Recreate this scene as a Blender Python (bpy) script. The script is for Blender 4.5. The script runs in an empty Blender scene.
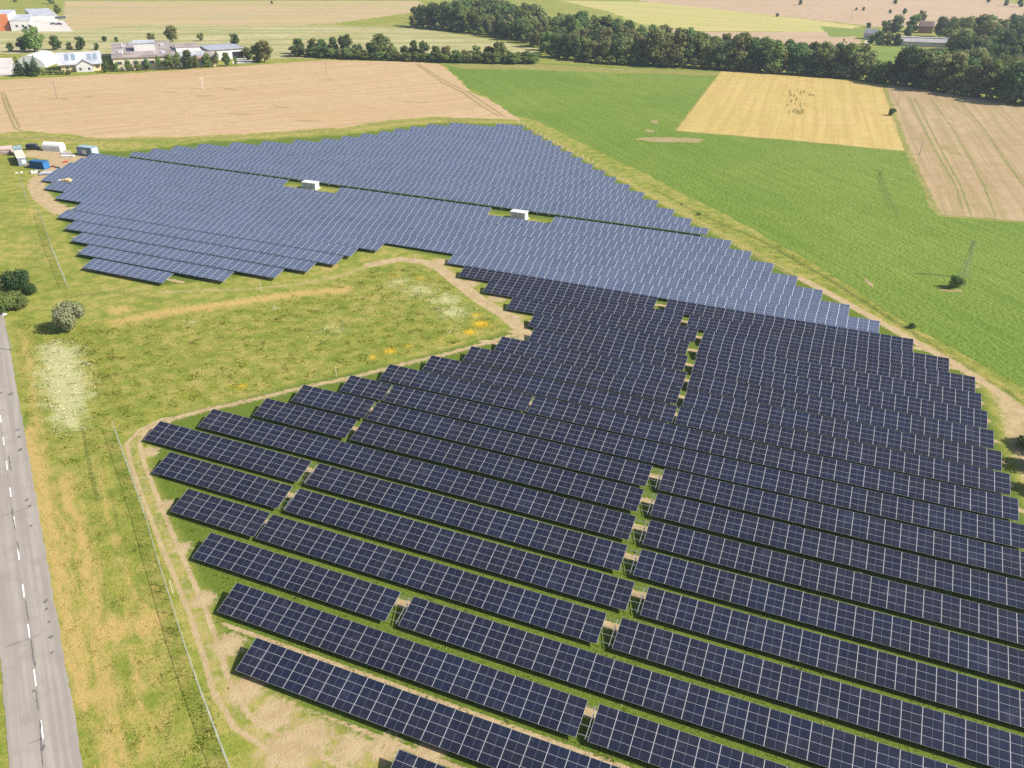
import bpy, bmesh, math, random
import numpy as np
from mathutils import Vector, Matrix, noise as mnoise
from mathutils.geometry import tessellate_polygon
R = math.radians
rng = random.Random(11)
nrng = np.random.default_rng(5)
scene = bpy.context.scene
col = scene.collection

# ---------------------------------------------------------------- camera
FOC, PITCH, ROLL, HGT = 820.55, R(29.162), R(0.938), 70.87      # measured from the rows and the road dashes
FW = np.array([0, math.cos(PITCH), -math.sin(PITCH)])
_up = np.array([0, math.sin(PITCH), math.cos(PITCH)]); _rt = np.array([1., 0, 0])
RT = math.cos(ROLL)*_rt + math.sin(ROLL)*_up
UP = -math.sin(ROLL)*_rt + math.cos(ROLL)*_up
cam = bpy.data.cameras.new('camera'); co = bpy.data.objects.new('camera', cam); col.objects.link(co)
cam.sensor_width = 36; cam.lens = FOC*36/1024; cam.clip_end = 20000; cam.clip_start = 1
co.matrix_world = Matrix(((RT[0], UP[0], -FW[0], 0), (RT[1], UP[1], -FW[1], 0), (RT[2], UP[2], -FW[2], HGT), (0, 0, 0, 1)))
scene.camera = co

# ---------------------------------------------------------------- light
SUN_AZ, SUN_EL = 100.0, 40.0      # azimuth clockwise from +Y
w = bpy.data.worlds.new("World"); scene.world = w; w.use_nodes = True
nt = w.node_tree; nt.nodes.clear()
sky = nt.nodes.new('ShaderNodeTexSky'); sky.sky_type = 'NISHITA'; sky.sun_disc = False
sky.sun_elevation = R(SUN_EL); sky.sun_rotation = R(SUN_AZ); sky.dust_density = 1.5
bg = nt.nodes.new('ShaderNodeBackground'); bg.inputs[1].default_value = 0.085
wo = nt.nodes.new('ShaderNodeOutputWorld')
nt.links.new(sky.outputs[0], bg.inputs[0]); nt.links.new(bg.outputs[0], wo.inputs[0])
sl = bpy.data.lights.new('sun', 'SUN'); sl.energy = 4.6; sl.angle = R(0.5); sl.color = (1, .93, .82)
so = bpy.data.objects.new('sun', sl); col.objects.link(so)
sd = Vector((math.cos(R(SUN_EL))*math.sin(R(SUN_AZ)), math.cos(R(SUN_EL))*math.cos(R(SUN_AZ)), math.sin(R(SUN_EL))))
so.rotation_euler = sd.to_track_quat('Z', 'Y').to_euler()
scene.view_settings.view_transform = 'Standard'; scene.view_settings.look = 'None'
scene.view_settings.gamma = 1; scene.view_settings.exposure = 0.95
HAZE = 0.00012      # thickness of the summer air
scene.cycles.max_bounces = 5; scene.cycles.diffuse_bounces = 2; scene.cycles.glossy_bounces = 2
scene.cycles.use_denoising = False

# ---------------------------------------------------------------- helpers
def G(x, y, z=0.0):
    """survey: the ground point (at height z) seen at photo position x, y"""
    d = FW + (x-512)/FOC*RT + (384-y)/FOC*UP
    k = (z-HGT)/d[2]
    return Vector((d[0]*k, d[1]*k, z))
def depth(P):
    return float(np.dot(np.array(P)-np.array([0, 0, HGT]), FW))
def px_h(P, hpx):
    """height in metres of something that stands hpx pixels tall at ground point P"""
    return hpx*depth(P)/FOC/math.cos(math.atan2(HGT, math.hypot(P[0], P[1])))
def px_w(P, wpx):
    return wpx*depth(P)/FOC
def tag(o, label=None, cat=None, group=None, kind=None):
    if label: o['label'] = label
    if cat: o['category'] = cat
    if group: o['group'] = group
    if kind: o['kind'] = kind
    return o
def empty(name, loc, rz=0.0):
    o = bpy.data.objects.new(name, None); col.objects.link(o)
    o.location = loc; o.rotation_euler = (0, 0, rz); o.empty_display_size = .2
    return o
def link(name, me, parent=None, loc=(0, 0, 0), rot=(0, 0, 0), scale=(1, 1, 1)):
    o = bpy.data.objects.new(name, me); col.objects.link(o)
    o.location = loc; o.rotation_euler = rot; o.scale = scale
    if parent is not None: o.parent = parent
    return o
class MB:
    """collects shapes for one mesh"""
    def __init__(s): s.v = []; s.f = []; s.m = []; s.uv = []
    def poly(s, pts, mi=0, uv=None):
        b = len(s.v); s.v += [tuple(p) for p in pts]; s.f.append(tuple(range(b, b+len(pts)))); s.m.append(mi)
        s.uv.append(uv or [(0.5, 0.5)]*len(pts))
    def box(s, c, d, mi=0, rz=0.0, top=None, M=None):
        hx, hy, hz = d[0]/2, d[1]/2, d[2]/2; t = top or (1, 1)
        P = [(-hx, -hy, -hz), (hx, -hy, -hz), (hx, hy, -hz), (-hx, hy, -hz), (-hx*t[0], -hy*t[1], hz), (hx*t[0], -hy*t[1], hz), (hx*t[0], hy*t[1], hz), (-hx*t[0], hy*t[1], hz)]
        cr, sr = math.cos(rz), math.sin(rz)
        P = [Vector((x*cr-y*sr+c[0], x*sr+y*cr+c[1], z+c[2])) for x, y, z in P]
        if M: P = [M @ p for p in P]
        for q in ((3, 2, 1, 0), (4, 5, 6, 7), (0, 1, 5, 4), (1, 2, 6, 5), (2, 3, 7, 6), (3, 0, 4, 7)): s.poly([P[i] for i in q], mi)
    def tube(s, a, b, r0, r1=None, n=6, mi=0, cap=True):
        a = Vector(a); b = Vector(b); r1 = r0 if r1 is None else r1
        z = (b-a).normalized(); x = z.orthogonal().normalized(); y = z.cross(x)
        A = [a+r0*(math.cos(t)*x+math.sin(t)*y) for t in [2*math.pi*i/n for i in range(n)]]
        B = [b+r1*(math.cos(t)*x+math.sin(t)*y) for t in [2*math.pi*i/n for i in range(n)]]
        for i in range(n): s.poly([A[i], A[(i+1) % n], B[(i+1) % n], B[i]], mi)
        if cap: s.poly(A[::-1], mi); s.poly(B, mi)
    def mesh(s, name, mats, smooth=False):
        me = bpy.data.meshes.new(name); me.from_pydata(s.v, [], s.f)
        for m in (mats if isinstance(mats, (list, tuple)) else [mats]): me.materials.append(m)
        me.polygons.foreach_set('material_index', s.m)
        ul = me.uv_layers.new(name='UVMap')
        ul.data.foreach_set('uv', [c for f in s.uv for p in f for c in p])
        if smooth: me.polygons.foreach_set('use_smooth', [True]*len(s.f))
        me.update(); return me
    def build(s, name, mats, parent=None, loc=(0, 0, 0), rot=(0, 0, 0), smooth=False):
        return link(name, s.mesh(name, mats, smooth), parent, loc, rot)

class NT:
    """small node-graph writer"""
    def __init__(s, name):
        s.mat = bpy.data.materials.new(name); s.mat.use_nodes = True; s.t = s.mat.node_tree; s.t.nodes.clear()
        s.out = s.n('ShaderNodeOutputMaterial')
    def n(s, ty, **kw):
        nd = s.t.nodes.new(ty)
        for k, v in kw.items(): setattr(nd, k, v)
        return nd
    def l(s, a, b): s.t.links.new(a, b)
    def put(s, v, inp):
        if hasattr(v, 'is_linked') or hasattr(v, 'links'): s.l(v, inp)
        elif isinstance(v, (tuple, list)) and len(v) == 3 and inp.type == 'RGBA': inp.default_value = (*v, 1)
        else: inp.default_value = v
    def math(s, op, a, b=0.0, c=None, clamp=False):
        nd = s.n('ShaderNodeMath', operation=op); nd.use_clamp = clamp
        s.put(a, nd.inputs[0]); s.put(b, nd.inputs[1])
        if c is not None: s.put(c, nd.inputs[2])
        return nd.outputs[0]
    def mix(s, f, a, b):
        nd = s.n('ShaderNodeMix', data_type='RGBA'); s.put(f, nd.inputs[0]); s.put(a, nd.inputs[6]); s.put(b, nd.inputs[7])
        return nd.outputs[2]
    def ramp(s, v, lo, hi):
        nd = s.n('ShaderNodeMapRange', interpolation_type='SMOOTHSTEP'); s.put(v, nd.inputs[0]); nd.inputs[1].default_value = lo; nd.inputs[2].default_value = hi
        return nd.outputs[0]
    def coords(s, kind='Object', rot=0.0, scale=(1, 1, 1), loc=(0, 0, 0)):
        t = s.n('ShaderNodeTexCoord'); m = s.n('ShaderNodeMapping'); s.l(t.outputs[kind], m.inputs[0])
        m.inputs['Rotation'].default_value = (0, 0, rot); m.inputs['Scale'].default_value = scale; m.inputs['Location'].default_value = loc
        return m.outputs[0]
    def pos(s):
        return s.n('ShaderNodeNewGeometry').outputs['Position']
    def noise(s, vec, scale, detail=3, rough=.55):
        nd = s.n('ShaderNodeTexNoise'); s.l(vec, nd.inputs['Vector']); nd.inputs['Scale'].default_value = scale
        nd.inputs['Detail'].default_value = detail; nd.inputs['Roughness'].default_value = rough
        return nd.outputs['Fac']
    def attr(s, name):
        return s.n('ShaderNodeAttribute', attribute_name=name).outputs['Fac']
    def principled(s, base, rough=.8, spec=.3, metal=0.0, bump=None, bstr=.4, bdist=.1, **kw):
        b = s.n('ShaderNodeBsdfPrincipled'); s.put(base, b.inputs['Base Color']); s.put(rough, b.inputs['Roughness'])
        s.put(spec, b.inputs['Specular IOR Level']); s.put(metal, b.inputs['Metallic'])
        if bump is not None:
            bn = s.n('ShaderNodeBump'); s.l(bump, bn.inputs['Height']); bn.inputs['Strength'].default_value = bstr; bn.inputs['Distance'].default_value = bdist
            s.l(bn.outputs[0], b.inputs['Normal'])
        s.l(b.outputs[0], s.out.inputs[0]); return b
def plain(name, c, rough=.6, var=.12, scale=1.0, metal=0.0, spec=.4):
    """a painted or built surface with slight wear"""
    m = NT(name); p = m.coords('Object')
    n = m.noise(p, scale, 4); c2 = tuple(max(0, x*(1-2.2*var)) for x in c)
    m.principled(m.mix(m.ramp(n, .35, .7), c, c2), rough, spec, metal)
    return m.mat

# ---------------------------------------------------------------- frame of the solar rows
AZ = R(21.7155)
EX = Vector((math.cos(AZ), -math.sin(AZ), 0)); NX = Vector((math.sin(AZ), math.cos(AZ), 0))
PITCHROW, TILT, LOW, D0, SLOPE = 6.25708, R(16.652), 0.60, 77.843, 4.02
ROWROT = math.atan2(EX.y, EX.x)
def row_d(k):
    return D0 - PITCHROW*k + (0.9+0.2*(-21-k) if k <= -21 else 0.0)
def RS(s, d, z=0.0):
    return Vector((EX.x*s+NX.x*d, EX.y*s+NX.y*d, z))

U = Vector((.5289, -.8487, 0)).normalized(); NR = Vector((.8487, .5289, 0)).normalized()
RC = G(42, 730)          # the road's axis and a point on its centre line

# ---------------------------------------------------------------- ground masks
def pts(*xy): return [G(x, y) for x, y in xy]
def seg_dist(X, Y, P):
    D = np.full(X.shape, 1e9)
    for a, b in zip(P[:-1], P[1:]):
        ax, ay, bx, by = a[0], a[1], b[0], b[1]; dx, dy = bx-ax, by-ay; L2 = dx*dx+dy*dy+1e-9
        t = np.clip(((X-ax)*dx+(Y-ay)*dy)/L2, 0, 1)
        D = np.minimum(D, np.hypot(X-ax-t*dx, Y-ay-t*dy))
    return D
def inside(X, Y, P):
    r = np.zeros(X.shape, bool); n = len(P)
    for i in range(n):
        x1, y1, x2, y2 = P[i][0], P[i][1], P[(i+1) % n][0], P[(i+1) % n][1]
        if y1 == y2: continue
        c = ((y1 > Y) != (y2 > Y)) & (X < (x2-x1)*(Y-y1)/(y2-y1)+x1)
        r ^= c
    return r
def soft_poly(X, Y, P, w):
    d = seg_dist(X, Y, list(P)+[P[0]]); i = inside(X, Y, P)
    return np.clip(.5+np.where(i, d, -d)/(2*w), 0, 1)
def band(X, Y, P, half, w):
    return np.clip(.5+(half-seg_dist(X, Y, P))/(2*w), 0, 1)
def ruts(X, Y, P, gauge, half, w):
    d = np.abs(seg_dist(X, Y, P)-gauge)
    return np.clip(.5+(half-d)/(2*w), 0, 1)
def blob(X, Y, c, r):
    return np.clip(1.15-np.hypot(X-c[0], Y-c[1])/r, 0, 1)
TRACK = pts((520, 333), (490, 342), (450, 353), (400, 365), (350, 378), (300, 388), (256, 399), (205, 410), (165, 421), (144, 431), (133, 443), (137, 462), (151, 500), (163, 530), (180, 570), (198, 612), (210, 648), (222, 688), (242, 722), (285, 750), (340, 775), (400, 800), (470, 830))
UPPER = pts((530, 338), (508, 317), (480, 300), (457, 282), (441, 269), (425, 262), (400, 259), (370, 265), (340, 276), (300, 284), (262, 288), (225, 290), (160, 292))
EASTP = pts((518, 121), (560, 145), (600, 165), (640, 188), (700, 223), (757, 256), (800, 278), (850, 305), (882, 323), (914, 341), (950, 361), (980, 380), (1005, 397), (1024, 412), (1060, 450), (1100, 520))
YARDP = pts((60, 168), (47, 172), (38, 179), (36, 187), (42, 197), (52, 206), (62, 212))
YARDR = pts((50, 212), (56, 232), (64, 256), (92, 285), (130, 291), (165, 292))
YARD = pts((20, 156), (28, 149), (60, 150), (90, 157), (72, 167), (62, 172), (50, 172), (44, 168), (48, 160))
EASTW = pts((978, 378), (1010, 398), (1030, 415), (1060, 520), (1022, 500), (1012, 470), (1000, 440), (992, 410))
BARE = [((165, 505), 1.6), ((182, 548), 1.8), ((203, 600), 2.2), ((228, 645), 2.6), ((245, 690), 2.8), ((275, 715), 3.2), ((310, 738), 3.4), ((350, 750), 2.8), ((385, 748), 2.4), ((160, 470), 1.8), ((150, 452), 2),
        ((512, 318), 3), ((525, 340), 3), ((497, 298), 3), ((470, 283), 3), ((440, 262), 3), ((150, 433), 2.5), ((290, 750), 4), ((430, 752), 2.2)]
LOWW = 0.85
NEARBLOCK = pts((159, 418), (215, 405), (300, 383), (400, 362), (500, 334), (540, 314), (515, 297), (465, 266), (700, 296), (882, 324), (915, 340), (977, 377), (1000, 440), (1030, 520), (1200, 900), (420, 900), (385, 750), (235, 675), (215, 612), (190, 560), (150, 470))
FARBLOCK = pts((50, 190), (80, 262), (160, 286), (300, 270), (385, 245), (460, 262), (700, 296), (882, 324), (800, 277), (700, 228), (525, 125), (450, 121), (345, 135), (205, 142), (140, 150), (95, 152))
def masks(X, Y):
    m = {}
    dirt = band(X, Y, TRACK[:10], 1.2, 1.3)*.74
    rut = ruts(X, Y, TRACK[8:], .88, .34, .5)*.92
    dirt = np.maximum(dirt, band(X, Y, TRACK[8:], 1.7, 1.3)*.50)
    dirt = np.maximum(dirt, band(X, Y, UPPER[:8], 1.8, 1.5)*.85)
    rut = np.maximum(rut, ruts(X, Y, UPPER[:8], 1.1, .4, .5))
    rut = np.maximum(rut, ruts(X, Y, UPPER[7:], 1.0, .3, .6)*.52)
    rut = np.maximum(rut, ruts(X, Y, EASTP, .9, .3, .5)*.8)
    dirt = np.maximum(dirt, band(X, Y, UPPER[7:], 1.6, 1.8)*.62)
    dirt = np.maximum(dirt, band(X, Y, EASTP[:8], .8, 1.0)*.62); dirt = np.maximum(dirt, band(X, Y, EASTP[6:], 1.4, 1.2)*.85)
    dirt = np.maximum(dirt, soft_poly(X, Y, EASTW, 2)*.66)
    dirt = np.maximum(dirt, band(X, Y, YARDP, 2.6, 1.2)*.95)
    rut = np.maximum(rut, ruts(X, Y, YARDR, 1.2, .4, .7)*.58)
    dirt = np.maximum(dirt, soft_poly(X, Y, YARD, 2)*.95)
    for c, r in BARE: dirt = np.maximum(dirt, blob(X, Y, G(*c), r*1.6)*.76)
    # strips of bare soil under the upper half of each table
    s = X*EX.x+Y*EX.y; d = X*NX.x+Y*NX.y
    ph = (d-D0) % PITCHROW
    kk = np.clip(np.rint((D0-d+ph)/PITCHROW), -40, 12).astype(int)
    left = np.full(53, -1e3)
    for k_, l_ in ((6, -28.6), (5, -50), (4, -57.6), (3, -66.7), (2, -75.8), (1, -84.7), (0, -92.3), (-1, -87.2), (-2, -81.4), (-3, -78.4), (-4, -72.9), (-5, -68.7), (-6, -63.5), (-7, -58.3)): left[k_+40] = l_
    strip = np.clip(1.5-np.abs(ph-3.8)/.8, 0, 1)*np.clip((s-left[kk+40])/.8+.2, 0, 1)
    blk = np.maximum(soft_poly(X, Y, NEARBLOCK, .8), soft_poly(X, Y, FARBLOCK, .8))
    dirt = np.maximum(dirt, np.where(d < 168, strip*blk*.8, 0))
    edge = np.clip(1.2-np.abs(ph-5.35)/.5, 0, 1)
    rut = np.maximum(rut, np.where((d < 56) & (d > 38), edge*blk*.8, 0))
    RA, RB = RC+U*70, RC-U*150
    dirt = np.maximum(dirt, ruts(X, Y, [RA, RB], 3.15, .12, .3)*.62)
    m['rut'] = rut
    m['dirt'] = dirt
    m['lush'] = blk
    dry = np.zeros(X.shape)
    for P, h, wd, a in ((pts((62, 480), (75, 520), (88, 570), (98, 640), (108, 700), (112, 780)), 1.3, 2.2, .95),
                        (pts((30, 430), (45, 500), (58, 560), (72, 640), (85, 700)), 1.5, 2.2, 1.0),
                        (pts((150, 590), (140, 640), (135, 700), (150, 780)), 1.3, 2.5, .75),
                        (pts((100, 480), (108, 520), (125, 570), (150, 640), (165, 720)), .8, 1.6, .7),
                        (pts((120, 322), (170, 312), (215, 306), (256, 300), (300, 293), (345, 290)), 2.2, 2.6, 1.0),
                        (pts((20, 330), (28, 360), (38, 430)), .8, 1.5, .8),
                        (pts((95, 455), (104, 480)), .8, 1.5, .6), (pts((28, 210), (36, 222)), 2, 3, .7),
                        (pts((180, 560), (196, 610)), .6, 1.2, .5), (pts((85, 325), (110, 318)), 1, 2, .7),
                        (pts((530, 130), (600, 168), (700, 222), (800, 277), (905, 333), (960, 362), (1030, 402)), 1.8, 1.6, .5), (pts((110, 138), (200, 137), (300, 134), (430, 121), (500, 122)), 5, 4, .55), (pts((0, 136), (60, 141), (130, 145)), 7, 5, .5)):
        dry = np.maximum(dry, band(X, Y, P, h, wd)*a)
    for c, r, a in (((112, 630), 2.6, 1.), ((145, 625), 2.4, .9), ((330, 268), 3, .7), ((120, 310), 3, .8), ((395, 283), 3, .5), ((440, 275), 3, .4), ((60, 300), 2, .5), ((175, 345), 3, .35), ((205, 348), 2.5, .4)):
        dry = np.maximum(dry, blob(X, Y, G(*c), r*1.5)*a)
    for P in (pts((289, 187), (342, 193)), pts((490, 216), (553, 225))): dry = np.maximum(dry, band(X, Y, P, 3.2, 1.0)*.42); m['lush'] = m['lush']*(1-band(X, Y, P, 3.2, 1.0))
    m['dry'] = dry
    wh = soft_poly(X, Y, pts((36, 345), (60, 340), (82, 346), (88, 362), (97, 395), (88, 410), (90, 428), (62, 434), (46, 424), (42, 405), (34, 380)), 3.0)*1.0
    for c, r, a in (((420, 290), 5, .8), ((445, 300), 5, .85), ((455, 312), 5, .85), ((400, 281), 4, .7), ((390, 285), 3, .6), ((330, 330), 5.5, .55), ((310, 335), 3, .35), ((190, 322), 2.2, .55), ((275, 307), 2.5, .55), ((130, 347), 2.5, .4), ((25, 405), 1.5, .6), ((50, 210), 2, .3), ((455, 330), 3, .45)):
        wh = np.maximum(wh, blob(X, Y, G(*c), r*1.4)*a)
    m['white'] = wh
    ye = np.zeros(X.shape)
    for c, r, a in (((481, 324), 2.2, 1.), ((470, 332), 1.8, 1.), ((476, 315), 1.6, .8), ((390, 351), 1.6, .95), ((373, 357), 1.2, .85), ((408, 346), 1.5, .7), ((242, 386), 1.4, .85), ((186, 395), 1.6, .5), ((395, 276), 2, .7), ((420, 278), 1.8, .7), ((440, 340), 1.5, .6), ((452, 336), 1.2, .6), ((215, 388), 1, .5), ((230, 385), 1.2, .6), ((55, 335), 1, .4)):
        ye = np.maximum(ye, blob(X, Y, G(*c), r*1.5)*a)
    m['yellow'] = ye
    rough = np.zeros(X.shape)   # taller, darker growth: ditch lines and the east verge
    for P, h, wd, a in ((pts((82, 425), (90, 470), (98, 500)), .3, .5, .9), (pts((110, 490), (118, 530)), .25, .5, .8), (pts((150, 615), (158, 650), (165, 700), (170, 760)), .25, .6, .7),
                        (pts((655, 190), (700, 214), (760, 240), (830, 280), (905, 328), (960, 362), (1024, 402)), .6, 1.2, .9),
                        (pts((78, 372), (84, 420)), .8, 1.5, .5), (pts((135, 600), (140, 660), (150, 720)), 1, 2, .4),
                        (pts((205, 690), (216, 740), (222, 780)), .8, 1.4, .6), (pts((66, 296), (120, 292), (160, 300)), 2, 3, .6), (pts((0, 215), (40, 240), (30, 290)), 4, 6, .5),
                        (pts((130, 440), (200, 420), (280, 398), (380, 380)), .8, 1.4, .0)):
        rough = np.maximum(rough, band(X, Y, P, h, wd)*a)
    m['rough'] = rough
    return m

def grid_lines(lo, hi, step, far_lo, far_hi, g=1.06):
    a = list(np.arange(lo, hi+step*.5, step)); s = step; x = a[-1]
    while x < far_hi: s *= g; x += s; a.append(x)
    s = step; x = a[0]; b = []
    while x > far_lo: s *= g; x -= s; b.append(x)
    return np.array(b[::-1]+a)
gx = grid_lines(-120, 72, .38, -4000, 4000); gy = grid_lines(38, 150, .38, -600, 7000, 1.022)
X, Y = np.meshgrid(gx, gy)
gm = masks(X, Y)
nx, ny = len(gx), len(gy)
# low swells of the land; flat to within centimetres where the rows stand
Z = np.zeros(X.shape)
me = bpy.data.meshes.new('ground')
V = np.stack([X, Y, Z], -1).reshape(-1, 3)
idx = np.arange(nx*ny).reshape(ny, nx)
F = np.stack([idx[:-1, :-1], idx[:-1, 1:], idx[1:, 1:], idx[1:, :-1]], -1).reshape(-1, 4)
me.vertices.add(len(V)); me.vertices.foreach_set('co', V.ravel())
me.loops.add(F.size); me.loops.foreach_set('vertex_index', F.ravel().astype(np.int32))
me.polygons.add(len(F)); me.polygons.foreach_set('loop_start', np.arange(0, F.size, 4, dtype=np.int32)); me.polygons.foreach_set('loop_total', np.full(len(F), 4, np.int32))
me.update(calc_edges=True)
for k, a in gm.items():
    at = me.attributes.new(k, 'FLOAT', 'POINT'); at.data.foreach_set('value', a.ravel().astype(np.float32))

# ---------------------------------------------------------------- ground materials
def soil_mix(m, p):
    a = m.noise(p, .5, 5); b = m.noise(p, 5.0, 4)
    c = m.mix(m.ramp(a, .3, .7), (.31, .23, .125), (.38, .295, .17))
    return m.mix(m.math('MULTIPLY', m.ramp(b, .5, .75), .5), c, (.25, .17, .10))
def ground_mat():
    m = NT('meadow ground'); p = m.pos()
    fine = m.noise(p, 2.6, 5, .65); mid = m.noise(p, .35, 4, .6); big = m.noise(p, .05, 3); tiny = m.noise(p, 7, 3, .7)
    c = m.mix(m.ramp(mid, .35, .68), (.135, .172, .024), (.245, .235, .050))
    c = m.mix(m.ramp(big, .4, .62), c, m.mix(m.ramp(mid, .4, .6), (.175, .20, .032), (.28, .245, .07)))
    # mown green between the rows
    lush = m.mix(m.ramp(fine, .35, .7), (.062, .105, .012), (.130, .165, .022))
    c = m.mix(m.attr('lush'), c, lush)
    # taller dark growth
    c = m.mix(m.math('MULTIPLY', m.ramp(m.math('ADD', m.attr('rough'), m.math('MULTIPLY', m.math('SUBTRACT', fine, .5), 1.2)), .3, .7), .8), c, (.062, .085, .02))
    # dry straw-coloured grass, drawn out along the road
    rm = m.n('ShaderNodeMapping', vector_type='TEXTURE'); m.l(p, rm.inputs[0]); rm.inputs['Rotation'].default_value = (0, 0, math.atan2(U.y, U.x)); rm.inputs['Scale'].default_value = (3.2, .9, 1); rq = rm.outputs[0]
    dn = m.math('ADD', m.attr('dry'), m.math('MULTIPLY', m.math('SUBTRACT', m.noise(rq, 1.0, 5, .65), .5), 1.5))
    straw = m.mix(m.ramp(fine, .3, .7), (.345, .228, .075), (.46, .335, .13))
    c = m.mix(m.math('MULTIPLY', m.ramp(dn, .28, .88), .9), c, straw)
    # clumps seen everywhere in the meadow
    c = m.mix(m.math('MULTIPLY', m.ramp(fine, .50, .70), .7), c, (.066, .104, .013))
    c = m.mix(m.math('MULTIPLY', m.ramp(tiny, .56, .74), .35), c, (.30, .27, .09))
    # flowers
    fn = m.noise(p, 3.4, 3, .7)
    c = m.mix(m.math('MULTIPLY', m.ramp(m.math('ADD', m.attr('white'), m.math('ADD', m.math('MULTIPLY', m.math('SUBTRACT', fn, .5), 1.3), m.math('MULTIPLY', m.math('SUBTRACT', m.noise(p, .45, 4, .6), .5), 1.6))), .42, 1.0), .75), c, (.40, .39, .21))
    c = m.mix(m.math('MULTIPLY', m.ramp(m.math('ADD', m.attr('yellow'), m.math('MULTIPLY', m.math('SUBTRACT', m.noise(p, 3.0, 5, .8), .5), 3.0)), .55, 1.0), .85), c, (.55, .33, .012))
    # bare soil
    dd = m.math('ADD', m.attr('dirt'), m.math('MULTIPLY', m.math('SUBTRACT', m.noise(p, 1.3, 6, .65), .5), .75))
    dr = m.math('ADD', m.attr('rut'), m.math('MULTIPLY', m.math('SUBTRACT', m.noise(p, 1.6, 5, .6), .5), .5))
    c = m.mix(m.math('MAXIMUM', m.ramp(dd, .42, .68), m.ramp(dr, .35, .6)), c, soil_mix(m, p))
    h = m.math('ADD', m.math('MULTIPLY', fine, .6), m.math('MULTIPLY', tiny, .4))
    m.principled(c, .95, .1, 0, h, .55, .35)
    return m.mat
def field_mat(name, c1, c2, c3, rot, stripe=.5, sfreq=(.9, .02), fine=1.4, dark=None, bdist=.3, fstr=.5, patch=.02, bstr=.5, midw=.6):
    m = NT(name); p = m.pos()
    q = m.n('ShaderNodeMapping', vector_type='TEXTURE'); m.l(p, q.inputs[0]); q.inputs['Rotation'].default_value = (0, 0, rot); q.inputs['Scale'].default_value = (1/sfreq[0], 1/sfreq[1], 1)
    st = m.noise(q.outputs[0], 1.0, 3, .6)
    big = m.noise(p, patch, 4, .6); fn = m.noise(p, fine, 4, .65); mid = m.noise(p, .18, 4, .6)
    c = m.mix(m.ramp(big, .36, .64), c1, c2)
    c = m.mix(m.math('MULTIPLY', m.ramp(mid, .42, .7), midw), c, c3)
    c = m.mix(m.math('MULTIPLY', m.ramp(st, .42, .6), stripe), c, c3)
    if dark: c = m.mix(m.math('MULTIPLY', m.ramp(fn, .5, .72), fstr), c, dark)
    m.principled(c, .95, .1, 0, fn, bstr, bdist)
    return m.mat
ground = link('ground', me); me.materials.append(ground_mat()); tag(ground, kind='structure')

def sheet(name, P, z, mat, jit=.4, step=4.0, thick=0.0, seed=1):
    """a flat piece of land with a slightly wandering edge"""
    r = random.Random(seed); Q = []
    for a, b in zip(P, P[1:]+P[:1]):
        L = (b-a).length; n = max(1, min(120, int(L/step)))
        nn = Vector((-(b-a).y, (b-a).x, 0)).normalized()
        for i in range(n):
            Q.append(a+(b-a)*(i/n)+nn*(r.uniform(-jit, jit) if i else 0))
    tri = tessellate_polygon([[Vector((q.x, q.y, 0)) for q in Q]])
    m = bpy.data.meshes.new(name); n = len(Q)
    faces = []
    for t in tri:
        a, b, c = (Q[i] for i in t)
        faces.append(tuple(t) if (b-a).cross(c-a).z > 0 else tuple(t[::-1]))
    m.from_pydata([(q.x, q.y, z) for q in Q], [], faces); m.materials.append(mat); m.update()
    return tag(link(name, m), kind='structure')
def strip(name, P, half, z, mat, jit=.25, step=2.0, seed=1):
    r = random.Random(seed); L = []; Rr = []
    Q = [P[0]]
    for a, b in zip(P[:-1], P[1:]):
        n = max(1, int((b-a).length/step))
        for i in range(1, n+1): Q.append(a+(b-a)*(i/n))
    v = []; f = []
    for i, q in enumerate(Q):
        t = (Q[min(i+1, len(Q)-1)]-Q[max(i-1, 0)]); nn = Vector((-t.y, t.x, 0)).normalized()
        hw = half*(.15 if i in (0, len(Q)-1) else 1)
        v += [tuple(q+nn*(hw+r.uniform(-jit, jit)*half)+Vector((0, 0, z))), tuple(q-nn*(hw+r.uniform(-jit, jit)*half)+Vector((0, 0, z)))]
        if i: f.append((2*i-2, 2*i-1, 2*i+1, 2*i))
    m = bpy.data.meshes.new(name); m.from_pydata(v, [], f); m.materials.append(mat); m.update()
    if m.polygons and m.polygons[0].normal.z < 0: m.flip_normals()
    return tag(link(name, m), kind='structure')
def direction(a, b):
    d = G(*b)-G(*a); return math.atan2(d.y, d.x)

# fields (rows of the crop run along local y of the rotated noise)
M_wheat = field_mat('ripe wheat', (.385, .27, .155), (.40, .29, .175), (.32, .225, .115), direction((30, 125), (400, 90)), .6, (.012, .3), 1.1, (.25, .165, .075), .35, .4)
M_crop = field_mat('green crop', (.125, .186, .028), (.162, .212, .038), (.078, .138, .016), direction((560, 130), (1000, 375)), .45, (.02, .9), 1.0, (.050, .105, .012), .6, .62, .012, .9, .28)
M_yellow = field_mat('yellow barley', (.375, .295, .098), (.415, .31, .12), (.32, .23, .08), direction((676, 131), (722, 70)), .55, (.010, .4), 1.2, (.30, .20, .065), .3, .4)
M_tan = field_mat('tan wheat', (.315, .225, .13), (.34, .255, .15), (.23, .18, .085), direction((960, 190), (910, 95)), .65, (.012, .35), 1.2, (.22, .16, .06), .35, .45)
M_pale = field_mat('pale grassland', (.31, .275, .13), (.38, .335, .19), (.205, .215, .075), direction((100, 30), (430, 30)), .75, (.006, .07), .5, (.21, .21, .085), .5, .4)
M_farwheat = field_mat('far wheat', (.37, .265, .155), (.36, .28, .15), (.28, .245, .11), direction((100, 30), (430, 30)), .7, (.005, .06), .4, (.28, .22, .11), .4, .3)
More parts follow.
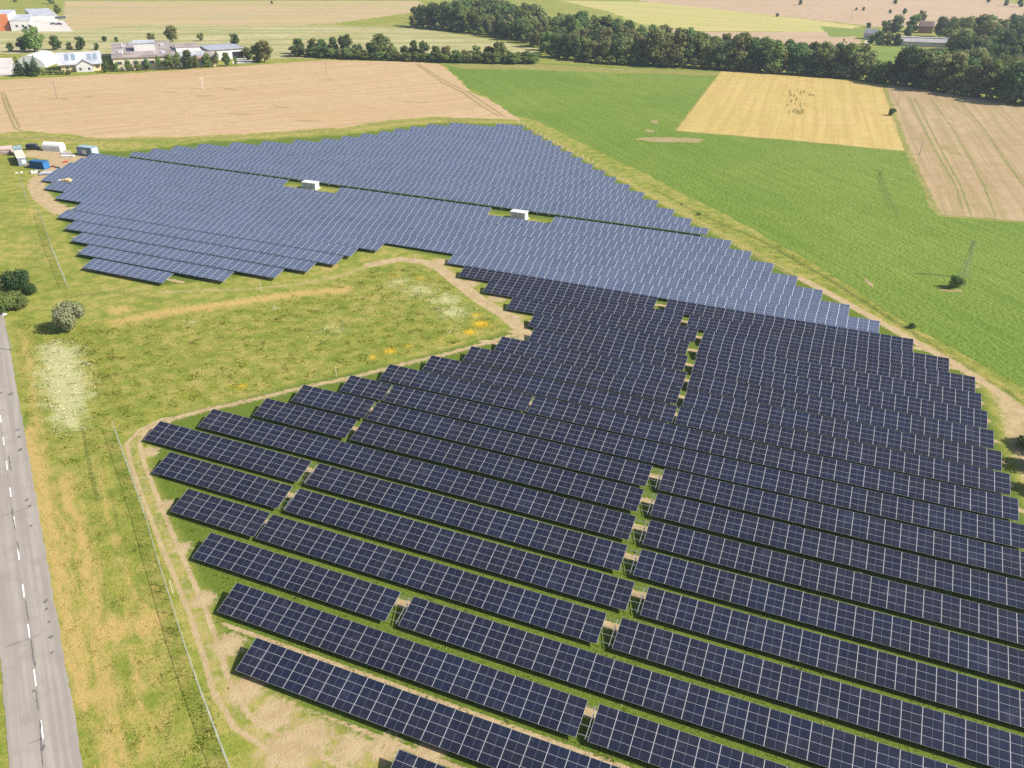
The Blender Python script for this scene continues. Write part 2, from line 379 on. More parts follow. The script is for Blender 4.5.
M_farpink = field_mat('far tan field', (.35, .25, .165), (.37, .275, .19), (.31, .23, .135), direction((700, 40), (1000, 45)), .5, (.006, .06), .4, (.28, .21, .12), .4, .3)
M_faryel = field_mat('far yellow field', (.39, .32, .13), (.36, .33, .12), (.29, .28, .09), direction((560, 12), (900, 30)), .7, (.006, .08), .4, (.31, .27, .1), .4, .3)
M_lawn = field_mat('bright lawn', (.14, .19, .035), (.165, .21, .045), (.12, .165, .03), 0, .4, (.05, .05), .8, (.10, .15, .025), .3, .4)
M_margin = field_mat('rough grass margin', (.205, .195, .055), (.245, .22, .075), (.15, .16, .04), 0, .4, (.1, .1), .9, (.10, .115, .025), .4, .5)
M_rut = field_mat('flattened crop', (.24, .19, .08), (.27, .21, .10), (.20, .165, .06), 0, .4, (.2, .2), 1.2, (.10, .09, .03), .3, .5)
M_dkrut = field_mat('wheelings in the crop', (.095, .145, .022), (.11, .16, .03), (.08, .12, .018), 0, .4, (.2, .2), 1.2, (.16, .14, .05), .3, .4)
M_greenrut = field_mat('green wheelings', (.19, .185, .065), (.225, .20, .08), (.15, .155, .05), 0, .5, (.15, .15), .8, (.27, .21, .11), .6, .4)
M_lodged = field_mat('lodged barley', (.21, .165, .05), (.25, .19, .06), (.17, .14, .04), 0, .4, (.2, .2), 1.2, (.12, .1, .03), .4, .4)
M_bare = field_mat('bare soil', (.29, .22, .115), (.32, .24, .14), (.20, .185, .07), 0, .5, (.2, .2), .8, (.16, .16, .045), .5, .4)

def fld(name, poly, z, mat, jit, seed): return sheet(name, pts(*poly), z, mat, jit, 5.0, seed=seed)
fld('pasture', [(-300, 60), (0, 54), (262, 60), (300, 58), (520, 62), (545, 50), (470, 36), (412, 28), (330, 25), (150, 25), (60, 30), (-300, 30)], .010, M_pale, 1.5, 3)
fld('far_field', [(62, 30), (150, 25), (260, 26), (330, 24), (430, 10), (420, 1), (64, 1)], .015, M_farwheat, 2, 4)
fld('wheat_field', [(-160, 104), (-60, 84), (0, 80), (60, 77), (150, 72), (250, 65.5), (330, 60), (420, 62), (440, 64), (455, 76), (470, 91), (490, 100), (508, 112), (522, 120), (500, 119), (470, 118), (430, 117), (390, 120), (340, 128), (256, 133), (180, 137), (100, 138), (30, 131), (0, 133), (-100, 150)], .010, M_wheat, .9, 5)
fld('crop_field', [(444, 64), (480, 62), (520, 62), (620, 67), (720, 71), (880, 84), (905, 151), (937, 214), (1024, 221), (1250, 240), (1250, 540), (1024, 388), (960, 352), (900, 319), (850, 286), (760, 233), (640, 171), (540, 122), (510, 113), (490, 98), (470, 89), (455, 75)], .012, M_crop, .8, 6)
fld('barley_field', [(722, 70), (675, 130.5), (790, 140), (905, 151), (882, 85), (800, 75)], .016, M_yellow, .3, 7)
fld('stubble_field', [(885, 84), (908, 151), (938, 214.5), (1024, 221), (1250, 240), (1250, 130), (1024, 106), (950, 92)], .016, M_tan, .4, 8)
fld('far_field', [(560, 0.5), (650, 2), (780, 16), (860, 26), (840, 32), (700, 31), (640, 24), (610, 12)], .015, M_faryel, 2, 9)
fld('far_field', [(640, 25), (700, 32), (845, 32), (862, 40), (852, 52), (700, 44)], .018, M_farpink, 2, 10)
fld('far_field', [(640, 1), (780, 16), (880, 27), (1010, 26), (1100, 22), (1000, 0), (640, 0)], .012, M_farpink, 2, 12)
fld('field_margin', [(445, 64.5), (520, 63), (620, 68), (720, 72), (716, 76), (620, 73), (530, 70), (462, 69)], .020, M_margin, 1.2, 13)
fld('lawn', [(872, 47), (905, 44), (900, 63), (875, 65)], .020, M_lawn, 1, 14)
fld('far_field', [(820, 26), (868, 30), (866, 36), (830, 37)], .02, M_lawn, 1.5, 16)
for i, (P, hw) in enumerate([([(884, 84), (893, 110), (901, 134), (908, 152), (938, 215)], 1.0), ([(936, 215.5), (980, 219), (1030, 222.5), (1100, 229)], .7), ([(675, 131), (790, 140.5), (905, 151.6)], .5), ([(676, 130), (700, 98), (722, 70)], .4), ([(0, 138), (60, 139.5), (100, 140)], 1.5)]):
    strip('grass_margin', pts(*P), hw, .024, M_margin, .6, 2.0, 240+i)
# tracks pressed into the fields
for i, (P, hw) in enumerate([([(416, 64), (430, 74), (445, 84), (462, 92), (480, 105), (500, 117)], .6), ([(419, 64), (434, 74), (450, 84), (468, 92), (487, 105), (505, 117)], .5),
                             ([(4, 92), (10, 108), (20, 128)], .8), ([(1, 92), (6, 108), (15, 128), (24, 132)], .8),
                             ([(909, 98), (920, 120), (935, 150), (955, 184), (963, 210)], .35), ([(914, 98), (926, 120), (941, 150), (960, 184), (972, 217)], .35),
                             ([(930, 98), (950, 125), (968, 155), (985, 188), (996, 218)], .35), ([(958, 98), (985, 130), (1005, 160), (1030, 195)], .3), ([(880, 170), (884, 185), (895, 210), (898, 218)], .6),
                             ([(878, 172), (880, 186), (890, 210)], .5), ([(0, 139), (40, 137), (90, 141), (170, 139), (256, 135.5), (340, 130.5), (390, 123), (430, 119.5), (500, 120)], .6)]):
    strip('tyre_track', pts(*P), hw*(.6 if hw == .8 else 1), .030, M_dkrut if i in (8, 9) else M_greenrut if 4 <= i <= 7 or i == 10 else M_rut, .35, 3.0, 20+i)
FD = (G(722, 70)-G(676, 131)).normalized()
for i in range(26):
    P0 = G(rng.gauss(801, 5) if i % 3 else rng.gauss(792, 2.5), rng.uniform(90, 114)); SD = Vector((FD.y, -FD.x, 0)); l_ = rng.uniform(2.5, 8); w_ = rng.uniform(.25, .8)
    sheet('flattened_patch', [P0+FD*(l_*math.cos(t)*rng.uniform(.6, 1.2))+SD*(w_*math.sin(t)*rng.uniform(.5, 1.3)) for t in [j/9*2*math.pi for j in range(9)]], .034+.0006*i, M_lodged, .1, 2.0, seed=300+i)
for i, (c, a, b) in enumerate([((58, 99), 5, 1), ((328, 80), 4, 1.2), ((205, 96), 5, 1.2), ((90, 97), 3, 1), ((230, 89), 4, 1.5), ((280, 107), 5, 1), ((240, 114), 6, 1), ((950, 150), 3, 7), ((170, 92), 4, 1), ((415, 102), 7, 1), ((310, 121), 6, 1)]):
    P0 = G(*c); pl = []
    for j in range(14):
        t = j/14*2*math.pi; rr = rng.uniform(.6, 1.2); pl.append(P0+Vector((a*rr*math.cos(t), b*rr*math.sin(t), 0)))
    sheet('flattened_patch', pl, .034, M_rut, .1, 3.0, seed=60+i)
for i, (c, a, b) in enumerate([((673, 140), 13, 4.5), ((655, 122), 1.5, 5), ((650, 131), 2, 3), ((952, 290.5), 3, .8), ((869, 283), .6, 3)]):
    P0 = G(*c); pl = []
    for j in range(24):
        t = j/24*2*math.pi; rr = rng.uniform(.7, 1.15); pl.append(P0+Vector((a*rr*math.cos(t), b*rr*math.sin(t), 0)))
    sheet('bare_patch', pl, .030, M_bare, .2, 2.0, seed=80+i)

# ---------------------------------------------------------------- road
def road_mat():
    m = NT('worn asphalt'); p = m.pos()
    q = m.n('ShaderNodeMapping', vector_type='TEXTURE'); m.l(p, q.inputs[0]); q.inputs['Rotation'].default_value = (0, 0, math.atan2(U.y, U.x)); q.inputs['Scale'].default_value = (25, .7, 1)
    lane = m.noise(q.outputs[0], 1.0, 3); a = m.noise(p, .4, 4); f = m.noise(p, 9, 3, .7)
    c = m.mix(m.ramp(lane, .35, .7), (.235, .212, .187), (.30, .27, .238))
    c = m.mix(m.math('MULTIPLY', m.ramp(a, .45, .7), .4), c, (.20, .175, .155)); c = m.mix(m.math('MULTIPLY', m.ramp(f, .4, .7), .2), c, (.15, .135, .12))
    m.principled(c, .9, .2, 0, f, .2, .02); return m.mat
def bar(name, a, b, off, half, z, mat, jit=.0):
    P = [RC+U*(a+(b-a)*i/60)+NR*off for i in range(61)]
    return strip(name, P, half, z, mat, jit, 3.0, 5)
M_white = plain('road paint', (.78, .77, .74), .7, .12, 3)
M_tar = plain('bitumen', (.14, .128, .12), .5, .15, 2)
rd = bpy.data.meshes.new('road'); rv = []
N_ = 260
for i in range(N_+1):
    c = RC+U*(60-(60+140)*i/N_)
    rv += [tuple(c-NR*(3.02+rng.uniform(-.10, .10))+Vector((0, 0, .03))), tuple(c+NR*(2.98+rng.uniform(-.10, .10))+Vector((0, 0, .03)))]
rd.from_pydata(rv, [], [(2*i, 2*i+1, 2*i+3, 2*i+2) for i in range(N_)]); rd.materials.append(road_mat()); rd.update()
tag(link('road', rd), kind='structure')
dm = MB()
for i in range(-6, 18):
    c = RC-U*(7.62*i); a = c-U*1.28; b = c+U*1.28
    dm.poly([a-NR*.07+Vector((0, 0, .036)), b-NR*.07+Vector((0, 0, .036)), b+NR*.07+Vector((0, 0, .036)), a+NR*.07+Vector((0, 0, .036))])
tag(dm.build('road_markings', M_white), kind='structure')
# sealed cracks and dark repair marks
def crack(a, b, hw, sd):
    n = 8; P = [a+(b-a)*(i/n)+Vector((rng.uniform(-.05, .05), rng.uniform(-.05, .05), 0)) for i in range(n+1)]
    strip('road_crack', P, hw, .040, M_tar, .6, .4, sd)
for i, (a, b, hw) in enumerate([((4, 648), (40, 635), .05), ((0, 517), (31, 507), .05), ((28, 744), (45, 738), .05), ((40, 720), (43, 768), .07), ((31, 640), (35, 668), .08), ((12, 508), (15, 530), .07), ((9, 455), (11, 472), .07), ((25, 600), (29, 622), .05), ((36, 690), (39, 712), .06), ((17, 540), (19, 552), .05)]):
    crack(G(*a), G(*b), hw, 100+i)
for i, (c, r) in enumerate([((11, 394), .45), ((17.5, 430), .35), ((19, 437), .4), ((20, 450), .4), ((30, 506), .28), ((27, 500), .3), ((31, 526), .22), ((46, 601), .32), ((46.5, 609), .22), ((51, 637), .33), ((49, 622), .2), ((52, 653), .2), ((34, 691), .2), ((43, 748), .3), ((1, 393), .3)]):
    P0 = G(*c); sheet('road_stain', [P0+Vector((math.cos(t)*r*rng.uniform(.4, 1), math.sin(t)*r*rng.uniform(.6, 1.6), 0)) for t in [j/9*2*math.pi for j in range(9)]], .046, M_tar, .03, 1.0, seed=130+i)

# ---------------------------------------------------------------- solar tables
def panel_mat(name, cells, cells2, line, frame_c, rough, spec, fw=.036, fh=.014, tint=(.02, .02, .03)):
    m = NT(name); t = m.n('ShaderNodeTexCoord'); sx = m.n('ShaderNodeSeparateXYZ'); m.l(t.outputs['UV'], sx.inputs[0])
    U_, V_ = sx.outputs[0], sx.outputs[1]
    fu = m.math('FRACT', U_); fv = m.math('FRACT', V_)
    du = m.math('MULTIPLY', m.math('MINIMUM', fu, m.math('SUBTRACT', 1.0, fu)), 2.02)
    dv = m.math('MULTIPLY', m.math('MINIMUM', fv, m.math('SUBTRACT', 1.0, fv)), 1.005)
    fr = m.math('MAXIMUM', m.math('LESS_THAN', du, fw), m.math('LESS_THAN', dv, fh))
    mid = m.math('LESS_THAN', m.math('ABSOLUTE', m.math('SUBTRACT', fu, .5)), .009)
    oi = m.n('ShaderNodeObjectInfo'); cv = m.n('ShaderNodeCombineXYZ')
    m.l(m.math('FLOOR', U_), cv.inputs[0]); m.l(m.math('FLOOR', V_), cv.inputs[1]); m.l(m.math('MULTIPLY', oi.outputs['Random'], 91.7), cv.inputs[2])
    wn = m.n('ShaderNodeTexWhiteNoise', noise_dimensions='3D'); m.l(cv.outputs[0], wn.inputs['Vector'])
    c = m.mix(wn.outputs['Value'], cells, cells2)
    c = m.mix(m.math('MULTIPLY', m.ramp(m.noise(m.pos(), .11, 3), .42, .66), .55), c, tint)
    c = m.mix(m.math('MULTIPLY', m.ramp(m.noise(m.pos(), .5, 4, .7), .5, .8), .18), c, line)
    # fine grid of the cells
    cu = m.math('FRACT', m.math('MULTIPLY', fu, 12)); cw = m.math('FRACT', m.math('MULTIPLY', fv, 6))
    cg = m.math('MAXIMUM', m.math('LESS_THAN', cu, .05), m.math('LESS_THAN', cw, .05))
    c = m.mix(m.math('MULTIPLY', cg, .35), c, line)
    c = m.mix(m.math('MULTIPLY', mid, .75), c, line)
    c = m.mix(fr, c, frame_c)
    m.principled(c, m.math('ADD', m.math('MULTIPLY', fr, .35), rough), m.math('SUBTRACT', spec, m.math('MULTIPLY', fr, spec*.3)))
    return m.mat
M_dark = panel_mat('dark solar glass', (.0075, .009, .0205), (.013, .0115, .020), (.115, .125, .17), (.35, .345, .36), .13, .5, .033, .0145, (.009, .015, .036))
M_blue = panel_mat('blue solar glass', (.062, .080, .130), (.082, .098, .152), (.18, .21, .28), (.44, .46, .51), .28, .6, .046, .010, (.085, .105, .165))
M_alu = plain('galvanised steel', (.42, .42, .41), .45, .1, 2, .6)
M_back = plain('panel backsheet', (.5, .5, .5), .7)
MW, MH = 2.02, 1.005
def module_mesh(name, top):
    b = MB(); x0, x1, y0, y1, h = .004, MW-.004, .004, MH-.004, .035
    P = [(x0, y0, 0), (x1, y0, 0), (x1, y1, 0), (x0, y1, 0), (x0, y0, h), (x1, y0, h), (x1, y1, h), (x0, y1, h)]
    b.poly([P[4], P[5], P[6], P[7]], 0, [(0.001, .001), (.999, .001), (.999, .999), (.001, .999)])
    b.poly([P[3], P[2], P[1], P[0]], 1)
    for q in ((0, 1, 5, 4), (1, 2, 6, 5), (2, 3, 7, 6), (3, 0, 4, 7)): b.poly([P[i] for i in q], 2)
    return b.mesh(name, [top, M_back, M_alu])
ME_dark = module_mesh('solar_panel_dark', M_dark); ME_blue = module_mesh('solar_panel_blue', M_blue)
CT, ST = math.cos(TILT), math.sin(TILT)
def slab_mesh(u0, u1, v0, v1, top):
    """modules u0..u1 by v0..v1 of a table that are too small to be told apart, with their gaps drawn by the frames"""
    b = MB(); h = .035
    x0, x1, y0, y1 = u0*MW, u1*MW, v0*MH, v1*MH
    P = [(x0, y0, 0), (x1, y0, 0), (x1, y1, 0), (x0, y1, 0), (x0, y0, h), (x1, y0, h), (x1, y1, h), (x0, y1, h)]
    b.poly([P[4], P[5], P[6], P[7]], 0, [(u0, v0), (u1, v0), (u1, v1), (u0, v1)])
    b.poly([P[3], P[2], P[1], P[0]], 1)
    for q in ((0, 1, 5, 4), (1, 2, 6, 5), (2, 3, 7, 6), (3, 0, 4, 7)): b.poly([P[i] for i in q], 2)
    return b.mesh('solar_panels', [top, M_back, M_alu])
def table(k, s0, s1, dark, label, group, near=False, tail=0.0, TILT=TILT, v0=0, LOW=LOW):
    CT, ST = math.cos(TILT), math.sin(TILT)
    jz = rng.uniform(-.04, .04); jt = rng.uniform(-.004, .004)
    n = max(1, round((s1-s0)/MW)); mw = (s1-s0)/n
    o = empty('solar_table', RS(s0, row_d(k)), ROWROT); tag(o, label, 'solar table', group)
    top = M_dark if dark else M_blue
    sc = mw/MW; base = (0, 0, LOW+jz); rot = (TILT+jt, 0, 0)
    if near:
        # the hundred modules nearest to the camera are pieces of their own
        c0 = RS(s0, row_d(k)); cols = sorted(range(n), key=lambda i: (c0+EX*(mw*(i+.5))).length)[:25]
        cols = set(cols); lo, hi = min(cols), max(cols)
        me_ = ME_dark if dark else ME_blue
        for i in cols:
            for v in range(4):
                p = link('solar_panel', me_, o, (i*mw, v*MH*math.cos(rot[0]), base[2]+v*MH*math.sin(rot[0])), rot, (sc, 1, 1))
        rest = [(a, b_) for a, b_ in ((0, lo), (hi+1, n)) if b_ > a]
        if rest:
            mbs = [slab_mesh(a, b_, 0, 4, top) for a, b_ in rest]
            if len(mbs) == 2:
                bm = bmesh.new(); bm.from_mesh(mbs[0]); bm.from_mesh(mbs[1]); bm.to_mesh(mbs[0]); bm.free()
            tag(link('solar_panels', mbs[0], o, base, rot, (sc, 1, 1)), kind='stuff')
    else:
        tag(link('solar_panels', slab_mesh(0, n, v0, 4, top), o, base, rot, (sc, 1, 1)), kind='stuff')
    # steel frame: posts, rafters, purlins
    b = MB(); L = s1-s0
    np_ = max(2, round(L/3.6)+1)
    for i in range(np_):
        x = .5+(L-1.0)*i/(np_-1)
        za, zb = LOW+.9*ST, LOW+3.1*ST
        b.tube((x, .9*CT, 0), (x, .9*CT, za+jz-.16), .05, n=4); b.tube((x, 3.1*CT, 0), (x, 3.1*CT, zb+jz-.16), .05, n=4)
        b.tube((x, .25*CT, LOW+.25*ST+jz-.11), (x, 3.8*CT, LOW+3.8*ST+jz-.11), .045, n=4)
        if near: b.tube((x, .9*CT, .25), (x, 3.1*CT, zb-.35), .03, n=4)
    for yv in (.5, 1.5, 2.5, 3.5):
        if yv < v0: continue
        b.tube((.05, yv*CT, LOW+yv*ST+jz-.045), (L+tail-.05, yv*CT, LOW+yv*ST+jz-.045), .035, n=4)
    if tail:
        x = L+tail*.78
        b.tube((x, .2*CT, LOW+.2*ST-.11), (x, 3.8*CT, LOW+3.8*ST-.11), .05, n=4)
        b.tube((x, .9*CT, 0), (x, .9*CT, LOW+.9*ST-.16), .05, n=4); b.tube((x, 3.1*CT, 0), (x, 3.1*CT, LOW+3.1*ST-.16), .05, n=4)
    b.build('support_frame', M_alu, o)
    return o
ORD = ['first', 'second', 'third', 'fourth', 'fifth', 'sixth', 'seventh', 'eighth', 'ninth', 'tenth', 'eleventh', 'twelfth', 'thirteenth', 'fourteenth', 'fifteenth', 'sixteenth', 'seventeenth', 'eighteenth', 'nineteenth', 'twentieth',
       'twenty-first', 'twenty-second', 'twenty-third', 'twenty-fourth', 'twenty-fifth', 'twenty-sixth', 'twenty-seventh', 'twenty-eighth', 'twenty-ninth', 'thirtieth']
def RE(k): return 33.4+.45*(k+4)
DARK = {6: [(-28.6, RE(6))], 5: [(-50, RE(5))], 4: [(-57.6, -13.6), (-12.4, RE(4))], 3: [(-66.7, -38.8), (-37.1, RE(3))], 2: [(-75.8, -62.0), (-61.7, -15.3), (-13.5, RE(2))],
        1: [(-84.7, -62.9), (-61.7, -13.6), (-11.9, RE(1))], 0: [(-92.3, -64.0), (-62.7, -16.2), (-14.4, RE(0))], -1: [(-87.2, -16.7), (-14.8, RE(-1))], -2: [(-81.4, -63.9), (-63.0, -17.2), (-15.3, RE(-2))],
        -3: [(-78.4, -64.3), (-63.9, -17.5), (-15.7, 32.5)], -4: [(-72.9, -64.6), (-64.3, 32.1)], -5: [(-68.7, -41.0), (-40.7, 31.7)], -6: [(-63.5, -17.8), (-17.4, 31.3)], -7: [(-58.3, -18.5), (-17.5, 30.8)],
        -8: [(-54.7, -18.8), (-18.0, 30.3)], -9: [(-50.3, -19.9), (-18.4, 29.9)], -10: [(-52.7, -20.8), (-18.9, 29.5)], -11: [(-60, -20.4), (-19.2, 29.0)], -12: [(-68.2, -24.6), (-23.3, 25.1)], -13: [(-77.1, -31.5), (-29.2, 19.1)]}
for k in sorted(DARK, reverse=True):
    segs = DARK[k]; o_ = ORD[6-k]
    for i, (a, b) in enumerate(segs):
        if len(segs) == 1: lb = f"unbroken dark solar table spanning the {o_} row from the photo's lower edge"
        elif len(segs) == 2: lb = f"dark solar table {['before', 'beyond'][i]} the grassy gap in the {o_} row from the photo's lower edge"
        else: lb = f"{['track-side end', 'middle', 'far end'][i]} dark solar table of the {o_} row from the photo's lower edge"
        if k <= -6 and len(segs) == 2: lb = f"dark solar table on the {['track', 'crop'][i]} side of the gap, {o_} row from the lower edge"
        t = 0.0
        if i+1 < len(segs) and 1.0 < segs[i+1][0]-b < 2.4 and k >= -3: t = segs[i+1][0]-b-.05
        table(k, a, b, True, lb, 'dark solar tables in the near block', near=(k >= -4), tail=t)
WING = {-8: (-159, -135.1), -9: (-167.2, -123.5), -10: (-176, -114.4), -11: (-185, -110), -12: (-194.4, -106.6), -13: (-196, -106.3), -14: (-209, -102.5)}
for k in sorted(WING, reverse=True):
    table(k, WING[k][0]+1.0, WING[k][1]+.5, False, f"blue solar table by the curved dirt track, {ORD[-8-k]} row up from the meadow", 'blue solar tables beside the meadow', TILT=R(12.9), LOW=LOWW)
BLUE = {-14: [(-83, 12.9)], -15: [(-219.5, 6.9)], -16: [(-227.8, 1)], -17: [(-231.3, -4.9)], -18: [(-233.3, -10.9)], -19: [(-235, -16.9)], -20: [(-236.8, -157.3), (-138.5, -89.3), (-70.5, -22.8)],
        -21: [(-225.5, -29.9)], -22: [(-222.7, -35.6)], -23: [(-219, -41.8)], -24: [(-213.6, -47.9)], -25: [(-204.8, -53.7)], -26: [(-196.2, -59.8)], -27: [(-187, -66)], -28: [(-179.3, -71.6)], -29: [(-174.9, -77.7)],
        -30: [(-170.6, -83.3)], -31: [(-166.5, -89.4)], -32: [(-163.5, -95.6)], -33: [(-160.1, -101.4)], -34: [(-156.1, -107.6)], -35: [(-149.3, -113.9)], -36: [(-132, -120.3)]}
for k in sorted(BLUE, reverse=True):
    for i, (a, b) in enumerate(BLUE[k]):
        lb = f"long blue solar table, {ORD[-14-k]} blue row beyond the dark block"
        if k == -20: lb = ["blue solar table between the containers and the first transformer kiosk", "blue solar table between the two white transformer kiosks", "blue solar table between the second transformer kiosk and the green crop"][i]
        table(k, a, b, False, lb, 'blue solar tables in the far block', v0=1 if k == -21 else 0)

def ordinal(n):
    if n <= 30: return ORD[n-1]
    t = {3: 'thirty', 4: 'forty', 5: 'fifty', 6: 'sixty', 7: 'seventy'}[n//10]
    return (t.replace('ty', 'tieth') if n % 10 == 0 else f"{t}-{ORD[n % 10-1]}")

# ---------------------------------------------------------------- buildings and site objects
def rgb_wall(name, c): return plain(name, c, .75, .06, .3)
M_cream = rgb_wall('cream render', (.56, .50, .34)); M_whitew = rgb_wall('white wall', (.54, .53, .52)); M_grey = rgb_wall('grey cladding', (.50, .50, .49))
M_orange = rgb_wall('orange cladding', (.52, .17, .07)); M_roofbrown = plain('weathered felt roof', (.31, .26, .24), .8, .2, .12); M_roofpale = plain('pale sheet roof', (.43, .44, .48), .5, .14, .15)
M_glass = plain('dark window glass', (.05, .07, .09), .15, .1, 1); M_redroof = plain('dark tile roof', (.14, .09, .08), .8, .1, 1); M_brick = plain('red brick', (.36, .15, .10), .85, .12, 1)
M_conc = plain('pale concrete', (.50, .46, .42), .85, .08, .1); M_bluec = plain('blue painted steel', (.012, .095, .26), .45, .15, .6); M_teal = plain('teal painted steel', (.25, .33, .36), .5, .1, .6)
M_cabroof = plain('sun bleached roof', (.62, .50, .42), .7, .08, .8); M_wood = plain('bare timber', (.55, .40, .22), .8, .15, 2); M_darkp = plain('dark paint', (.02, .022, .03), .3, .1, 1); M_tarp = plain('white tarpaulin', (.60, .60, .59), .5, .04, .5)
M_steelblue = plain('blue grey sheet', (.20, .25, .32), .5, .1, .8); M_rubber = plain('tyre rubber', (.02, .02, .02), .8); M_red = plain('red tarpaulin', (.5, .09, .04), .6, .1, 1); M_pole = plain('weathered pole', (.22, .19, .16), .8, .12, 1)
def square_front(A, Dp, w):
    """front right corner of a box w metres wide whose side runs from A towards Dp"""
    d = (Dp-A).normalized(); return A+Vector((d.y, -d.x, 0))*w
class Frame:
    """local axes of a building: x along its front, y to the back"""
    def __init__(s, A, B):
        s.A = A; s.L = (B-A).length; d = (B-A).normalized(); s.rz = math.atan2(d.y, d.x)
def gable(L, D, h, rise, over, mi=0, along='x', th=.25):
    b = MB()
    if along == 'x':
        x0, x1, y0, y1, ym = -over, L+over, -over, D+over, D/2
        for (ya, za, yb, zb) in ((y0, h-rise*over/(D/2), ym, h+rise), (ym, h+rise, y1, h-rise*over/(D/2))):
            P = [(x0, ya, za+.01), (x1, ya, za+.01), (x1, yb, zb+.01), (x0, yb, zb+.01)]
            Q = [(x, y, z+th) for x, y, z in P]
            b.poly(Q, mi); b.poly(P[::-1], mi)
            for i in range(4): b.poly([P[i], P[(i+1) % 4], Q[(i+1) % 4], Q[i]], mi)
    return b
def wall_box(L, D, h, rise=0):
    b = MB()
    P = [(0, 0, 0), (L, 0, 0), (L, D, 0), (0, D, 0), (0, 0, h), (L, 0, h), (L, D, h), (0, D, h)]
    for q in ((0, 1, 5, 4), (2, 3, 7, 6)): b.poly([P[i] for i in q])
    if rise:
        b.poly([P[1], P[2], P[6], (L, D/2, h+rise), P[5]]); b.poly([P[3], P[0], P[4], (0, D/2, h+rise), P[7]])
    else:
        b.poly([P[1], P[2], P[6], P[5]]); b.poly([P[3], P[0], P[4], P[7]]); b.poly([P[4], P[5], P[6], P[7]])
    return b
def flat_roof(L, D, h, over=.3, th=.5):
    b = MB(); b.box((L/2, D/2, h+th/2+.01), (L+2*over, D+2*over, th)); return b
def windows(o, items, m_frame, m_glass=None, y=0.0):
    """items: (x centre, z centre, width, height) on the front face"""
    for x, z, ww, hh in items:
        b = MB()
        for cx, cz, dx, dz in ((x, z+hh/2, ww+.3, .15), (x, z-hh/2, ww+.3, .15), (x-ww/2, z, .15, hh), (x+ww/2, z, .15, hh)): b.box((cx, y-.06, cz), (dx, .12, dz))
        f = b.build('window', m_frame, o)
        g = MB(); g.box((x, y-.03, z), (ww-.15, .05, hh-.15)); g.build('pane', m_glass or M_glass, f)

def building(name, label, A, B, D, h, wall_m, roof_m, rise=0.0, wins=(), over=.4, group=None, doors=(), cat='building', frame_m=None):
    F = Frame(G(*A), G(*B)); o = empty(name, F.A, F.rz); tag(o, label, cat, group)
    wall_box(F.L, D, h, rise).build('wall', wall_m, o)
    (gable(F.L, D, h, rise, over) if rise else flat_roof(F.L, D, h, over)).build('roof', roof_m, o)
    windows(o, wins, frame_m or M_whitew)
    for x, ww, hh, m in doors:
        b = MB(); b.box((x, -.05, hh/2), (ww, .1, hh)); b.build('door', m, o)
    return o, F
# the long hall behind the wheat
o, F = building('production_hall', 'long cream factory hall with a brown roof behind a line of small trees', (115, 71), (178, 68.3), 66, 6.2, M_cream, M_roofbrown,
    wins=[(x, 3.8, 2.6, 1.5) for x in (3, 7, 11, 15, 19, 23, 27)], over=.5)
b = MB(); b.box((17, 30, 8.6), (11, 14, 4.0)); r1 = b.build('rooftop_unit', M_whitew, o)
b = MB(); b.box((17, 30, 10.75), (11.6, 14.6, .3)); b.build('unit_roof', M_roofpale, r1)
for i in range(9):
    b = MB()
    vx, vy = rng.uniform(2, 28), rng.uniform(6, 62); b.tube((vx, vy, 6.7), (vx, vy, 7.7), .45, .45, 8); b.build('roof_vent', M_grey, o)
for x, y in ((4, 20), (6, 44), (26, 12), (27, 46), (10, 55)):
    b = MB(); b.box((x, y, 7.2), (2.2, 3.5, .9)); b.build('skylight', M_roofpale, o)
o, F = building('office_wing', 'low white office wing with a stepped roof beside the long cream hall', (146, 70.0), (196, 67.6), 40, 5.2, M_whitew, M_roofpale, wins=[(x, 3.0, 2.4, 1.4) for x in (3, 7, 11, 15, 19, 23)], over=.3)
o.location += Vector((3.5, 9, 0))
b = MB(); b.box((18, 22, 7.0), (13, 16, 2.4)); b.build('upper_storey', M_whitew, o)
b = MB(); b.box((18, 22, 8.4), (13.6, 16.6, .3)); b.build('upper_roof', M_roofbrown, o)
o, F = building('workshop', 'cream workshop with a rust edged roof between office wing and white warehouse', (190, 67.5), (217, 66.2), 30, 4.6, M_cream, M_roofbrown, wins=[(x, 2.6, 1.8, 1.4) for x in (3, 7, 11, 14)], over=.6)
b = MB(); b.box((F.L/2, -.75, 4.55), (F.L+1.2, .3, .5)); b.build('fascia', plain('rust red edging', (.42, .17, .10), .7), o)
o, F = building('warehouse', 'white warehouse with two dark gateways at the far end of the factory', (211, 60.5), (243, 58.0), 22, 5.6, M_whitew, plain('grey sheet roof', (.30, .31, .36), .5, .08, .2), rise=.8, doors=[(9, 3.0, 3.6, M_darkp), (16.5, 6.5, 3.8, M_darkp)], over=.8)
# house with collectors
o, F = building('gabled_house', 'cream house with a pale roof carrying four dark solar strips', (62, 72.2), (101.5, 70.4), 19, 4.0, plain('sunny yellow render', (.68, .52, .28), .8, .05, .3), M_roofpale, rise=4.2, wins=[(3, 2.0, 1.4, 1.3), (17.5, 2.0, 1.4, 1.3)], over=1.2)
for x in (3.6, 6.6, 14.4, 17.2):
    b = MB(); D2 = 9.5; ang = math.atan2(4.2, D2)
    c0, c1 = .26, .80
    P = [(x-.95, D2*c0, 4.0+4.2*c0+.34), (x+.95, D2*c0, 4.0+4.2*c0+.34), (x+.95, D2*c1, 4.0+4.2*c1+.34), (x-.95, D2*c1, 4.0+4.2*c1+.34)]
    Q = [(a, b_, c+.08) for a, b_, c in P]; b.poly(Q)
    for i in range(4): b.poly([P[i], P[(i+1) % 4], Q[(i+1) % 4], Q[i]])
    b.build('roof_collector', M_steelblue, o)
b = MB(); L2 = 8.4
